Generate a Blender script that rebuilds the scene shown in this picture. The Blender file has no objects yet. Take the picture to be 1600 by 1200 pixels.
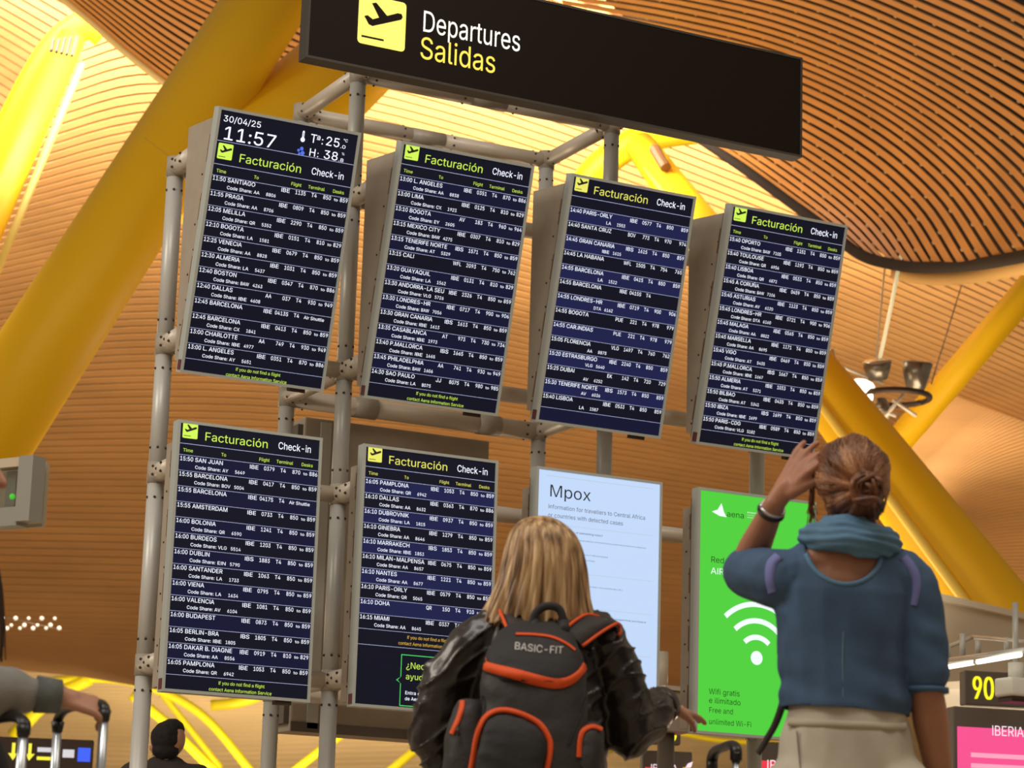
import bpy, bmesh, math, random
from mathutils import Vector, Matrix
random.seed(7)
C = bpy.context.collection
SC = bpy.context.scene
V = Vector
PI = math.pi

# ------------------------------------------------------------------ camera
FPX = 3940.1
CAM = V((-3.89347, -10.89599, 0.49964))
CR = V((0.88479642, -0.46496336, 0.03073057))
CU = V((-0.12887418, -0.18079675, 0.9750405))
CF = V((0.44780212, 0.86667273, 0.21989008))
cd = bpy.data.cameras.new('camera'); cam = bpy.data.objects.new('camera', cd); C.objects.link(cam)
m3 = Matrix((CR, CU, -CF)).transposed()
cam.matrix_world = Matrix.Translation(CAM) @ m3.to_4x4()
cd.sensor_width = 36; cd.lens = FPX / 1600 * 36; cd.clip_end = 500
cd.dof.use_dof = True; cd.dof.focus_distance = 10.2; cd.dof.aperture_fstop = 6.5
SC.camera = cam

def un(px, py, d=None, x=None, y=None, z=None):
    """world point on the sight line of a photo pixel at a depth or on a plane (used to survey real positions)"""
    r = CF + CR * ((px - 800) / FPX) - CU * ((py - 600) / FPX)
    t = d if d is not None else (y - CAM.y) / r.y if y is not None else (x - CAM.x) / r.x if x is not None else (z - CAM.z) / r.z
    return CAM + r * t

# ------------------------------------------------------------------ world, lights, exposure
SC.view_settings.view_transform = 'Standard'; SC.view_settings.look = 'None'
SC.view_settings.exposure = 0.0; SC.view_settings.gamma = 1.0; SC.view_settings.use_curve_mapping = False
w = bpy.data.worlds.new('world'); SC.world = w; w.use_nodes = True
bg = w.node_tree.nodes['Background']; bg.inputs[0].default_value = (1.0, 0.80, 0.58, 1); bg.inputs[1].default_value = 0.30

def area(name, loc, target, size, power, col=(1, .85, .6), sy=None):
    l = bpy.data.lights.new(name, 'AREA'); l.energy = power; l.color = col; l.size = size
    if sy: l.shape = 'RECTANGLE'; l.size_y = sy
    o = bpy.data.objects.new(name, l); C.objects.link(o); o.location = loc
    o.rotation_euler = (V(target) - V(loc)).to_track_quat('-Z', 'Y').to_euler()
    return o
# skylight uplighters that wash the far vault from beyond the near rim
area('skylight_uplight', un(850, 60, d=35), un(850, 230, d=40), 5, 1150, (1, .92, .74))
area('skylight_uplight', un(1250, 130, d=35), un(1240, 380, d=42), 4, 650, (1, .86, .66))
area('skylight_uplight', un(560, 40, d=35), un(600, 260, d=41), 5, 700, (1, .92, .74))
area('skylight_uplight', un(240, -130, d=34.5), un(150, 280, d=40), 5, 1900, (1, .94, .80))
area('skylight_uplight', un(-160, -160, d=37), un(0, 120, d=44), 5, 2000, (1, .94, .80))
# unseen fill lights added overhead, behind the camera and at left
area('hall_fill', (-4, -7, 8.5), (-.5, -1, 1.5), 3.5, 300, (1, .93, .86))
area('hall_fill', (3, -8, 9), (1.5, 0, 2), 3, 160, (1, .86, .7))
area('hall_fill', (-9, -1, 6.5), (.8, 0, 3), 3, 420, (1, .90, .76))  # added from the left to lift the cabinet sides
# unseen fill lights added near the floor to brighten vaults, columns and struts
area('floor_fill', (13, 11, 1.2), (12.6, 10.6, 9), 5, 640, (1, .82, .58))
area('floor_fill', (0, 14, 1.2), (4, 14, 8), 4, 1000, (1, .82, .56))  # added fill for the large left column
area('floor_fill', un(300, 1400, d=64), un(250, 1110, d=71), 6, 1300, (1, .9, .6))  # added fill for the far yellow struts
area('bulkhead_fill', un(1590, 1330, d=18), un(1570, 985, d=20.8), 1.5, 60, (1, .9, .7))  # added fill below the bulkhead, not a desk fitting
area('skylight_uplight', un(900, 130, d=31.5), un(1040, 270, d=33), 1.5, 170, (1, .92, .75))  # small fill added out of sight behind the sign, brightens the yellow arm
area('floor_fill', (6, 20, 1.2), (12, 34, 10), 8, 450, (1, .74, .46))
area('floor_fill', (27, 58, 1.0), (33, 78, 9), 10, 2800, (1, .9, .7))

# ------------------------------------------------------------------ materials
MATS = {}
def mat(name, col, rough=.5, metal=0., emit=None, estr=1., noise=None, bump=0, spec=.5, coat=0, wave=None):
    if name in MATS: return MATS[name]
    m = bpy.data.materials.new(name); m.use_nodes = True; nt = m.node_tree; b = nt.nodes['Principled BSDF']
    b.inputs['Base Color'].default_value = (*col, 1); b.inputs['Roughness'].default_value = rough
    b.inputs['Metallic'].default_value = metal; b.inputs['Specular IOR Level'].default_value = spec
    b.inputs['Coat Weight'].default_value = coat
    if emit: b.inputs['Emission Color'].default_value = (*emit, 1); b.inputs['Emission Strength'].default_value = estr
    if noise or bump:
        tc = nt.nodes.new('ShaderNodeTexCoord'); mp = nt.nodes.new('ShaderNodeMapping')
        nt.links.new(tc.outputs['Object'], mp.inputs[0])
        n = nt.nodes.new('ShaderNodeTexNoise'); nt.links.new(mp.outputs[0], n.inputs[0])
        sc, amt = noise[:2] if noise else (20, 0)
        if noise and len(noise) > 2: mp.inputs['Scale'].default_value = noise[2]
        n.inputs['Scale'].default_value = sc; n.inputs['Detail'].default_value = 4
        if amt:
            r = nt.nodes.new('ShaderNodeValToRGB')
            r.color_ramp.elements[0].position = .3; r.color_ramp.elements[1].position = .7
            r.color_ramp.elements[0].color = (*[c * (1 - amt) for c in col], 1)
            r.color_ramp.elements[1].color = (*[min(1, c * (1 + amt)) for c in col], 1)
            nt.links.new(n.outputs[0], r.inputs[0]); nt.links.new(r.outputs[0], b.inputs['Base Color'])
        if bump:
            bp = nt.nodes.new('ShaderNodeBump'); bp.inputs['Strength'].default_value = bump; bp.inputs['Distance'].default_value = .01
            nt.links.new(n.outputs[0], bp.inputs['Height']); nt.links.new(bp.outputs[0], b.inputs['Normal'])
    MATS[name] = m; return m

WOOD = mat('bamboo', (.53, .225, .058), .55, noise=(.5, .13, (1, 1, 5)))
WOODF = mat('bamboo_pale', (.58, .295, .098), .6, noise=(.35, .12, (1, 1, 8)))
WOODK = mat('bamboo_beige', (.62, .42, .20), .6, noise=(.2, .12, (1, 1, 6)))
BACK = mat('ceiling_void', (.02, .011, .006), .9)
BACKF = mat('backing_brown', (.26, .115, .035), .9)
YEL = mat('yellow_paint', (.86, .49, .008), .5, noise=(.6, .04), spec=.25)
YELB = mat('lemon_paint', (.92, .70, .01), .5, spec=.3)
TUBE = mat('beige_metal', (.62, .55, .46), .42, .1, noise=(3, .05))
TUBEG = mat('grey_metal', (.56, .56, .53), .40, .15, noise=(3, .06))
COLLAR = mat('collar_metal', (.40, .36, .30), .45, .15)
BOLT = mat('bolt_dark', (.05, .03, .02), .5, .5)
CAB = mat('cabinet_paint', (.40, .34, .27), .5, .1, noise=(9, .06))
CABD = mat('cabinet_dark', (.13, .105, .085), .5, .2)
HINGE = mat('hinge_rust', (.20, .10, .05), .5, .3)
BEZ = mat('bezel_aluminium', (.48, .52, .50), .4, .2)
SCR = mat('screen_black', (.004, .005, .008), .4, emit=(.004, .0045, .013), estr=1.0, spec=.15)
SCRB = mat('screen_blue', (.004, .004, .01), .4, emit=(.012, .015, .068), estr=1.0, spec=.15)
SCRV = mat('screen_indigo', (.004, .004, .01), .4, emit=(.006, .007, .03), estr=1.0, spec=.15)
TXW = mat('letter_white', (.1, .1, .1), .5, emit=(.84, .88, 1.0), estr=1.3)
TXL = mat('letter_line', (.1, .1, .1), .5, emit=(.42, .47, .75), estr=1.0)
TXG = mat('letter_lime', (.1, .1, .02), .5, emit=(.60, .90, .09), estr=1.0)
TXY = mat('letter_yellow', (.1, .1, .02), .5, emit=(.80, .78, .13), estr=1.0)
TXO = mat('letter_amber', (.1, .06, .02), .5, emit=(.75, .45, .05), estr=1.0)
TXK = mat('letter_black', (.01, .01, .015), .5)
TXGY = mat('letter_grey', (.06, .07, .09), .5, emit=(.07, .09, .14), estr=.8)
TXBL = mat('letter_blue', (.02, .03, .1), .5, emit=(.08, .16, .8), estr=1.0)
TXGR = mat('letter_green', (.02, .1, .02), .5, emit=(.06, .62, .12), estr=1.0)

# ------------------------------------------------------------------ mesh helpers
def obj(name, bm, m, parent=None, smooth=False, loc=None):
    me = bpy.data.meshes.new(name)
    if isinstance(bm, bmesh.types.BMesh):
        bm.to_mesh(me); bm.free()
    else: me.from_pydata(*bm); me.update()
    for mm in (m if isinstance(m, (list, tuple)) else [m]): me.materials.append(mm)
    if smooth: me.polygons.foreach_set('use_smooth', [True] * len(me.polygons))
    o = bpy.data.objects.new(name, me); C.objects.link(o)
    if parent: o.parent = parent
    if loc is not None: o.location = loc
    return o
def empty(name, loc=(0, 0, 0), rot=(0, 0, 0)):
    o = bpy.data.objects.new(name, None); C.objects.link(o); o.location = loc; o.rotation_euler = rot; o.empty_display_size = .1
    return o
def tag(o, label, cat, group=None):
    o['label'] = label; o['category'] = cat
    if group: o['group'] = group
    return o
def struct(o, label=None):
    o['kind'] = 'structure'
    if label: o['label'] = label
    return o
def stuff(o): o['kind'] = 'stuff'; return o

def box(bm, a, b, M=None):
    x0, y0, z0 = a; x1, y1, z1 = b
    vs = [V(p) for p in ((x0,y0,z0),(x1,y0,z0),(x1,y1,z0),(x0,y1,z0),(x0,y0,z1),(x1,y0,z1),(x1,y1,z1),(x0,y1,z1))]
    vs = [bm.verts.new(M @ v if M else v) for v in vs]
    for f in ((0,3,2,1),(4,5,6,7),(0,1,5,4),(1,2,6,5),(2,3,7,6),(3,0,4,7)): bm.faces.new([vs[i] for i in f])
def bevel(bm, w=.004, seg=2):
    bmesh.ops.bevel(bm, geom=list(bm.edges), offset=w, segments=seg, affect='EDGES', profile=.6); return bm
def bxo(name, a, b, m, parent=None, bev=0):
    bm = bmesh.new(); box(bm, a, b)
    if bev: bevel(bm, bev)
    return obj(name, bm, m, parent)
def frame_of(d):
    d = d.normalized(); a = V((0, 0, 1)) if abs(d.z) < .9 else V((1, 0, 0))
    s = d.cross(a).normalized(); return s, s.cross(d).normalized()
def tube(bm, pts, rad, n=14, cap=True, flat=1.0):
    """swept tube; rad number or list; flat squashes the second axis"""
    pts = [V(p) for p in pts]; rads = rad if isinstance(rad, (list, tuple)) else [rad] * len(pts)
    rings = []; s0 = None
    for i, p in enumerate(pts):
        d = (pts[min(i + 1, len(pts) - 1)] - pts[max(i - 1, 0)])
        if d.length < 1e-9: d = V((0, 0, 1))
        d.normalize()
        if s0 is None: s, t = frame_of(d)
        else:
            s = (s0 - d * s0.dot(d)).normalized(); t = s.cross(d)
        s0 = s
        rings.append([bm.verts.new(p + (s * math.cos(2 * PI * k / n) + t * math.sin(2 * PI * k / n) * flat) * rads[i]) for k in range(n)])
    for a, b in zip(rings, rings[1:]):
        for k in range(n): bm.faces.new((a[k], a[(k + 1) % n], b[(k + 1) % n], b[k]))
    if cap:
        bm.faces.new(list(reversed(rings[0]))); bm.faces.new(rings[-1])
    return rings
def tubeo(name, pts, rad, m, parent=None, n=14, flat=1.0, loc=None):
    bm = bmesh.new(); tube(bm, pts, rad, n, True, flat); return obj(name, bm, m, parent, True, loc)
def ball(bm, c, r, sub=1, sc=(1, 1, 1)):
    M = Matrix.Translation(V(c)) @ Matrix.Diagonal((r * sc[0], r * sc[1], r * sc[2], 1))
    bmesh.ops.create_icosphere(bm, subdivisions=sub, radius=1, matrix=M)
def cr(p0, p1, p2, p3, t):
    return .5 * ((2 * p1) + (p2 - p0) * t + (2 * p0 - 5 * p1 + 4 * p2 - p3) * t * t + (3 * p1 - p0 - 3 * p2 + p3) * t ** 3)
def spl(P, t):
    """catmull-rom through P, t in 0..len-1"""
    n = len(P); i = min(int(t), n - 2) if t >= 0 else 0; f = t - i
    a = P[i - 1] if i > 0 else P[0] * 2 - P[1]
    d = P[i + 2] if i + 2 < n else P[-1] * 2 - P[-2]
    return cr(a, P[i], P[i + 1], d, f)
def smooth_path(P, k=6):
    P = [V(p) for p in P]; return [spl(P, i / k) for i in range((len(P) - 1) * k + 1)]
class Surf:
    def __init__(s, rows): s.R = rows; s.nv = len(rows) - 1; s.nu = len(rows[0]) - 1
    def at(s, u, v): return spl([spl(r, u * s.nu) for r in s.R], v * s.nv)
    def nrm(s, u, v):
        e = .01; n = (s.at(min(u + e, 1), v) - s.at(max(u - e, 0), v)).cross(s.at(u, min(v + e, 1)) - s.at(u, max(v - e, 0))).normalized()
        return n if n.dot(CAM - s.at(u, v)) > 0 else -n
def slat_bm(bm, S, v0, v1, gap, th, nu=24, u0=0., u1=1.):
    g = (v1 - v0) * gap / 2; prev = None
    for i in range(nu + 1):
        u = u0 + (u1 - u0) * i / nu
        a = S.at(u, v0 + g); b = S.at(u, v1 - g); n = S.nrm(u, (v0 + v1) / 2)
        ring = [bm.verts.new(p) for p in (a, b, b - n * th, a - n * th)]
        if prev:
            for k in range(4): bm.faces.new((prev[k], prev[(k + 1) % 4], ring[(k + 1) % 4], ring[k]))
        else: bm.faces.new(ring)
        prev = ring
    bm.faces.new(list(reversed(prev)))
def backing(name, S, off, m, nu=24, nv=24):
    vs = []; fs = []
    for j in range(nv + 1):
        for i in range(nu + 1):
            u, v = i / nu, j / nv; vs.append(S.at(u, v) - S.nrm(u, v) * off)
    for j in range(nv):
        for i in range(nu):
            a = j * (nu + 1) + i; fs.append((a, a + 1, a + nu + 2, a + nu + 1))
    return obj(name, (vs, [], fs), m, None, True)

# ------------------------------------------------------------------ lettering
from mathutils.geometry import delaunay_2d_cdt
SRC_R = r"""A 480 16 0,201 509,276 509,463 0,395 0,232 478,245 478,85 0|110 142,110 199,370 199,370 142
B 456 60 0,60 509,241 509,289 504,329 491,359 469,381 442,394 410,398 374,395 344,387 320,373 301,356 286,336 275,315 267,315 262,339 257,363 245,385 227,402 203,414 173,418 136,413 100,400 67,377 39,344 18,301 4,247 0|125 57,245 57,296 63,330 80,349 105,355 137,352 161,342 184,327 203,306 218,279 228,248 231,125 231|125 285,238 285,265 288,288 296,308 309,323 326,333 348,336 372,330 403,313 429,283 446,240 452,125 452
C 510 267 -7,205 1,150 25,104 63,70 115,48 179,40 254,48 329,70 393,104 445,150 484,205 508,267 516,305 513,340 504,373 490,402 471,427 447,448 418,463 385,473 348,408 348,401 373,389 395,375 413,357 428,337 440,315 449,292 454,267 456,223 450,184 432,150 403,125 364,109 314,103 254,109 194,125 145,151 105,184 76,223 59,267 53,292 55,315 60,337 69,357 81,375 96,389 114,401 136,408 160,473 160,463 124,448 91,428 62,402 38,373 19,341 5,305 -4
D 502 219 0,96 0,96 57,215 57,272 63,318 81,354 110,379 149,394 198,399 255,394 312,379 361,354 399,320 428,275 446,221 452,93 452,93 509,225 509,294 501,353 478,399 441,433 391,455 329,462 255,455 181,433 119,398 68,351 31,291 8|125 509,125 0,60 0,60 509
E 419 60 0,60 509,372 509,372 452,125 452,125 286,355 286,355 229,125 229,125 57,375 57,375 0
F 410 60 0,60 509,369 509,369 452,125 452,125 278,346 278,346 221,125 221,125 0
G 520 269 -7,205 1,149 25,104 64,69 116,47 179,40 254,47 329,69 393,103 445,149 484,203 508,265 516,304 513,340 504,374 489,403 469,429 445,449 416,465 384,474 349,408 349,399 372,387 393,373 411,356 427,337 439,315 448,291 454,265 456,222 450,183 432,150 404,125 364,109 314,103 254,109 194,125 145,151 105,184 76,224 59,269 53,309 57,345 71,374 93,396 123,410 160,415 202,434 199,283 199,283 256,478 256,478 200,471 141,451 91,419 50,377 19,326 0
H 517 60 0,60 509,125 509,125 289,392 289,392 509,457 509,457 0,392 0,392 232,125 232,125 0
I 300 31 0,31 57,118 57,118 452,31 452,31 509,269 509,269 452,183 452,183 57,269 57,269 0
J 396 185 -7,124 3,75 33,44 81,33 145,33 173,98 173,98 145,104 104,122 74,149 56,185 50,220 56,248 74,266 104,272 145,272 509,336 509,336 145,326 81,294 33,246 3
K 467 104 145,104 216,364 509,448 509,231 276,228 276|60 0,60 509,125 509,125 0|372 0,188 259,228 309,449 0
L 393 60 0,60 509,125 509,125 57,361 57,361 0
M 628 60 0,60 509,152 509,322 49,307 49,476 509,568 509,568 0,504 0,507 457,513 457,342 0,286 0,112 457,119 457,122 0
N 523 60 0,60 509,136 509,414 55,405 54,399 509,463 509,463 0,387 0,108 452,119 454,125 0
O 533 267 -7,205 1,150 25,105 63,70 115,48 179,40 254,48 329,70 393,105 445,150 484,205 508,267 516,329 508,384 484,429 445,464 393,486 329,493 254,486 179,464 115,429 63,384 25,329 1|267 53,310 59,349 76,383 105,408 144,425 194,430 254,425 314,408 365,383 404,349 433,310 450,267 456,223 450,184 433,151 404,125 364,109 314,103 254,109 194,125 144,151 105,184 76,223 59
P 445 60 0,60 509,235 509,289 503,332 487,366 462,390 430,404 391,409 348,404 304,390 265,366 233,332 207,289 191,235 186,109 186,109 242,233 242,269 246,297 256,318 272,333 294,342 319,344 348,342 376,333 402,318 423,297 439,268 449,232 452,125 452,125 0
Q 533 245 159,313 159,468 -48,401 -48|267 -7,205 1,150 25,105 63,70 115,48 179,40 254,48 329,70 393,105 445,150 484,205 508,267 516,329 508,384 484,429 445,464 393,486 329,493 254,486 179,464 115,429 63,384 25,329 1|267 53,310 59,349 76,383 105,408 144,425 194,430 254,425 314,408 365,383 404,349 433,310 450,267 456,223 450,184 433,151 404,125 364,109 314,103 254,109 194,125 144,151 105,184 76,223 59
R 449 60 0,60 509,236 509,290 504,333 489,367 465,390 433,405 395,409 352,405 309,390 271,367 240,333 217,289 203,236 198,96 198,96 255,234 255,269 258,298 267,319 281,334 300,342 324,345 352,342 380,334 405,319 425,298 440,269 449,233 452,125 452,125 0|353 0,230 229,303 229,428 0
S 447 224 -9,172 -4,128 9,91 31,64 60,46 96,38 137,104 137,110 110,123 88,142 71,166 59,194 52,224 49,257 52,286 60,311 74,329 92,341 114,346 139,342 161,332 179,316 193,296 205,184 239,128 260,86 289,60 326,52 372,58 413,75 448,102 476,138 498,180 511,227 516,275 511,316 498,351 476,377 449,394 415,401 378,337 378,326 412,302 437,267 453,225 459,194 456,167 448,145 435,129 418,118 398,115 376,119 352,131 334,148 319,169 308,312 264,359 238,379 220,395 198,405 171,408 139,403 99,386 64,360 34,323 11,278 -4
T 449 32 452,32 509,417 509,417 452,257 452,257 0,193 0,193 452
U 517 259 -8,203 -2,154 15,114 43,85 80,66 124,60 173,60 509,124 509,124 178,128 144,141 113,160 87,187 68,220 56,259 52,298 56,331 68,357 87,377 113,389 144,393 178,393 509,457 509,457 173,451 124,433 80,403 43,363 15,315 -2
V 480 204 0,16 509,84 509,248 31,235 31,395 509,463 509,278 0
W 686 155 0,16 509,82 509,197 40,189 40,306 509,380 509,497 40,488 40,603 509,670 509,530 0,455 0,336 475,350 475,230 0
X 474 18 0,217 284,217 236,29 509,104 509,243 292,232 292,374 509,446 509,259 239,259 287,456 0,382 0,230 231,244 231,91 0
Y 472 203 0,203 208,16 509,91 509,236 264,250 230,224 230,237 265,381 509,455 509,268 208,268 0
Z 438 42 0,42 46,341 476,348 454,40 452,40 509,397 509,397 462,97 33,90 54,399 57,399 0
0 453 227 -7,174 1,130 24,95 62,69 113,53 178,48 254,53 330,69 395,95 447,130 484,174 508,227 516,279 508,323 484,358 447,384 395,400 330,405 254,400 178,384 113,359 62,323 24,279 1|227 50,261 56,290 74,313 103,330 144,340 194,344 254,340 314,330 365,313 405,290 435,261 453,227 460,192 453,163 435,140 405,123 365,113 314,109 254,113 194,123 144,140 103,163 74,192 56
1 453 76 0,76 55,391 55,391 0|276 509,276 0,212 0,212 448,209 448,86 358,86 427,198 509
2 453 64 0,64 47,261 257,299 305,311 327,318 348,320 371,317 397,308 419,293 436,273 449,250 457,224 460,196 457,172 447,153 433,139 413,130 390,127 362,66 362,71 405,86 442,111 473,143 496,182 511,225 516,268 511,306 497,337 474,361 445,376 411,381 372,378 345,371 318,357 290,336 259,153 60,153 57,389 57,389 0
3 453 218 -7,173 -3,133 10,98 30,70 57,52 91,44 132,109 132,115 107,126 87,144 71,165 59,191 52,219 50,248 53,275 61,297 74,315 93,325 116,329 145,326 172,316 196,299 217,275 234,242 244,201 248,157 248,157 299,288 448,288 452,70 452,70 509,372 509,372 461,211 278,211 289,264 288,308 276,344 253,371 222,387 186,393 145,387 103,370 66,344 36,309 12,266 -2
4 453 40 105,40 158,247 509,311 509,109 166,109 163,413 163,413 105|282 0,282 318,343 318,343 0
5 453 221 -7,178 -2,140 11,108 32,83 60,66 93,60 130,122 130,127 108,138 89,154 73,173 60,196 52,221 50,250 53,276 64,298 82,314 104,324 131,328 162,324 193,314 221,297 244,275 262,248 273,218 277,192 275,167 268,145 258,128 246,67 253,96 509,366 509,366 452,151 452,134 301,155 315,178 325,203 331,229 334,263 330,294 321,321 306,345 285,364 260,379 231,388 199,391 163,385 117,369 76,343 41,309 15,268 -1
6 453 226 -7,182 -1,142 15,109 40,84 74,69 115,64 162,68 199,80 239,102 285,137 340,252 509,322 509,151 261,145 261,165 288,179 299,196 307,214 312,235 314,278 309,316 295,346 271,370 240,384 201,389 157,384 112,368 73,343 39,310 14,271 -2|226 48,254 52,279 63,299 79,314 101,324 128,327 157,324 187,314 213,299 235,279 251,254 262,226 265,198 262,174 252,153 235,138 214,128 188,125 158,128 128,138 102,153 79,174 63,198 52
7 453 97 0,323 448,323 452,62 452,62 509,391 509,391 449,165 0
8 453 226 -7,178 -2,136 11,101 33,74 62,57 96,52 135,55 166,65 195,81 220,101 241,125 256,153 265,153 267,119 282,93 308,76 342,70 380,75 417,90 450,114 477,146 498,184 511,226 516,269 511,306 498,337 477,361 450,377 417,382 380,376 342,359 308,333 282,300 267,300 265,327 256,351 241,372 220,387 195,397 166,401 135,395 96,378 62,352 33,317 11,275 -2|226 49,258 52,285 60,307 74,323 91,333 113,337 139,333 165,322 189,305 208,283 223,256 232,226 235,196 232,169 223,147 208,130 189,119 165,115 139,119 113,129 91,145 74,167 60,195 52|226 290,252 292,274 300,293 313,307 330,316 351,319 376,316 399,308 420,294 437,275 449,252 457,226 460,200 457,177 449,159 437,145 420,136 399,133 376,136 351,145 330,159 313,178 300,201 292
9 453 226 516,271 510,310 494,343 468,368 434,384 393,389 347,385 309,373 270,350 224,315 168,200 0,130 0,301 248,307 248,299 234,287 221,273 210,257 202,238 196,218 195,175 199,137 214,106 237,83 269,68 307,64 352,69 397,85 436,110 469,143 494,182 510|226 460,199 457,174 446,154 429,138 407,129 381,125 352,129 322,138 295,154 274,174 257,199 247,226 243,254 247,279 257,299 273,314 295,324 321,327 350,324 381,314 407,299 429,279 446,254 457
a 389 160 -9,126 -5,94 5,68 22,48 45,35 73,30 108,34 138,43 161,58 179,78 193,100 203,125 211,252 230,265 235,273 243,273 279,267 297,256 311,240 322,220 329,196 331,171 329,149 322,132 313,118 301,107 288,100 274,41 291,57 322,79 346,104 364,133 375,163 382,194 384,215 383,239 379,263 372,286 360,306 343,322 320,333 290,337 251,337 0,277 0,277 52,272 52,264 38,252 25,236 12,215 1,190 -6|170 45,202 49,228 59,248 74,263 93,272 115,276 138,276 190,134 159,117 150,103 139,95 124,92 105,94 87,102 72,114 61,130 52,149 47
b 424 229 -8,198 -5,172 4,153 17,138 31,118 59,112 59,112 0,53 0,53 509,114 509,114 319,118 319,137 346,152 360,171 373,197 381,229 384,274 378,313 361,345 332,370 293,385 245,390 189,385 133,370 84,346 45,313 16,274 -2|220 47,253 51,279 66,301 88,316 117,325 151,328 189,325 227,316 261,301 290,280 311,253 325,220 330,188 325,161 312,140 291,125 263,116 229,113 189,116 150,125 115,140 86,162 65,188 51
c 396 207 -8,159 -2,117 16,82 46,56 85,40 133,34 187,40 243,56 291,82 330,117 360,159 378,207 384,234 383,260 377,284 368,305 356,324 341,340 322,353 301,362 277,303 262,298 276,281 301,270 311,257 319,226 329,207 330,173 325,145 310,124 287,108 258,99 224,96 187,99 151,108 117,124 89,145 66,173 51,207 46,243 52,258 58,271 66,282 76,292 89,299 102,304 117,363 102,354 78,341 56,325 37,306 21,285 9,261 -1,235 -6
d 424 195 -8,151 -2,111 16,79 45,55 84,39 133,34 189,39 245,55 293,79 332,112 361,151 378,196 384,228 381,253 373,272 360,287 346,306 319,311 319,311 509,372 509,372 0,313 0,313 59,307 59,287 31,272 17,252 4,227 -5|205 47,236 51,263 65,284 86,299 115,309 150,312 189,309 229,300 263,284 291,263 312,237 325,205 330,172 325,145 311,124 290,108 261,99 227,96 189,99 151,109 117,124 88,145 66,172 51
e 404 212 -8,161 -2,117 16,82 46,56 85,40 132,34 187,39 242,55 290,81 329,115 359,157 378,205 384,236 382,266 374,294 361,319 341,341 315,357 282,368 242,371 169,75 169,75 221,338 221,310 202,307 237,298 269,283 294,263 314,237 326,205 330,173 326,146 313,125 294,109 270,99 241,96 211,96 178,100 139,110 106,128 80,151 61,179 50,212 46,234 48,254 53,271 61,285 73,297 88,306 105,365 91,353 63,335 39,311 19,283 4,249 -5
f 254 228 379,228 327,6 327,6 379|81 0,81 432,84 461,96 486,113 505,135 519,161 527,187 530,243 521,227 468,195 474,171 470,154 460,145 443,142 419,142 0
g 425 207 -151,168 -148,134 -140,105 -127,82 -110,64 -91,51 -69,101 -41,136 -78,154 -88,178 -95,207 -97,249 -92,282 -75,304 -47,311 -6,311 68,306 68,287 41,272 28,252 16,227 8,195 5,152 10,113 27,80 53,55 90,39 136,34 191,39 246,55 293,80 332,112 361,152 378,196 384,228 382,253 373,273 360,288 346,308 319,313 319,313 379,372 379,372 -9,367 -54,350 -90,324 -117,291 -136,251 -147|205 59,237 63,264 75,285 95,300 121,309 154,312 193,309 231,300 264,285 291,264 312,237 325,205 330,172 325,145 312,124 290,109 262,99 229,96 193,99 155,109 123,124 96,145 76,172 63
h 410 114 227,114 0,53 0,53 509,114 509,114 287,102 287,124 332,152 362,187 379,227 384,264 380,295 369,321 349,341 321,353 285,357 240,357 0,296 0,296 235,290 275,273 304,246 323,210 329,184 326,161 317,141 303,126 283,117 257
i 167 53 0,53 379,114 379,114 0|84 443,67 446,54 455,44 468,41 483,44 499,54 512,67 521,84 524,100 521,114 512,123 499,126 483,123 468,114 455,100 446
l 189 101 3,74 20,58 47,53 84,53 509,114 509,115 77,120 62,130 54,170 54,181 3
m 610 53 0,53 379,112 379,112 295,108 295,118 323,132 346,151 363,172 376,195 384,219 386,257 380,287 361,309 331,321 295,312 295,322 321,337 343,357 361,381 375,407 383,437 386,468 383,497 372,522 354,541 328,553 296,557 255,557 0,496 0,496 254,490 289,473 313,447 326,419 330,395 328,374 320,358 307,345 290,338 270,335 247,335 0,274 0,274 260,269 288,253 311,229 326,199 330,178 328,158 320,140 307,126 289,117 266,114 238,114 0
n 410 114 227,114 0,53 0,53 379,112 379,112 287,102 287,124 332,152 362,187 379,227 384,264 380,295 369,321 349,341 321,353 285,357 240,357 0,296 0,296 235,290 275,273 304,246 323,210 329,184 326,161 317,141 303,126 283,117 257
o 415 207 -8,159 -2,117 16,82 46,56 85,40 133,34 187,40 243,56 291,82 330,117 360,159 378,207 384,256 378,299 360,333 330,359 291,376 243,381 187,376 133,359 85,333 46,299 16,256 -2|207 46,242 51,270 66,292 89,307 117,316 151,319 187,316 224,307 258,292 287,270 310,242 325,207 330,173 325,145 310,124 287,108 258,99 224,96 187,99 151,108 117,124 89,145 66,173 51
p 424 53 -143,53 379,112 379,112 319,118 319,137 346,152 360,171 373,197 381,229 384,274 378,313 361,345 332,370 293,385 245,390 189,385 133,370 84,346 45,313 16,274 -2,229 -8,198 -5,173 4,153 17,138 31,118 59,114 59,114 -143|220 47,253 51,279 66,301 88,316 117,325 151,328 189,325 227,316 261,301 290,280 311,253 325,220 330,188 325,161 312,140 291,125 263,116 229,113 189,116 150,125 115,140 86,162 65,188 51
q 424 372 -143,311 -143,311 59,306 59,287 31,272 17,252 4,227 -5,195 -8,151 -2,111 16,79 45,55 84,39 133,34 189,39 245,55 293,79 332,112 361,151 378,196 384,228 381,253 373,272 360,287 346,307 319,313 319,313 379,372 379|205 47,236 51,263 65,284 86,299 115,309 150,312 189,309 229,300 263,284 291,263 312,237 325,205 330,172 325,145 311,124 290,108 261,99 227,96 189,99 151,109 117,124 88,145 66,172 51
r 259 53 0,53 379,112 379,112 321,115 321,130 347,152 367,181 380,243 384,243 322,207 326,182 323,159 315,140 301,126 284,117 262,114 237,114 0
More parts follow.
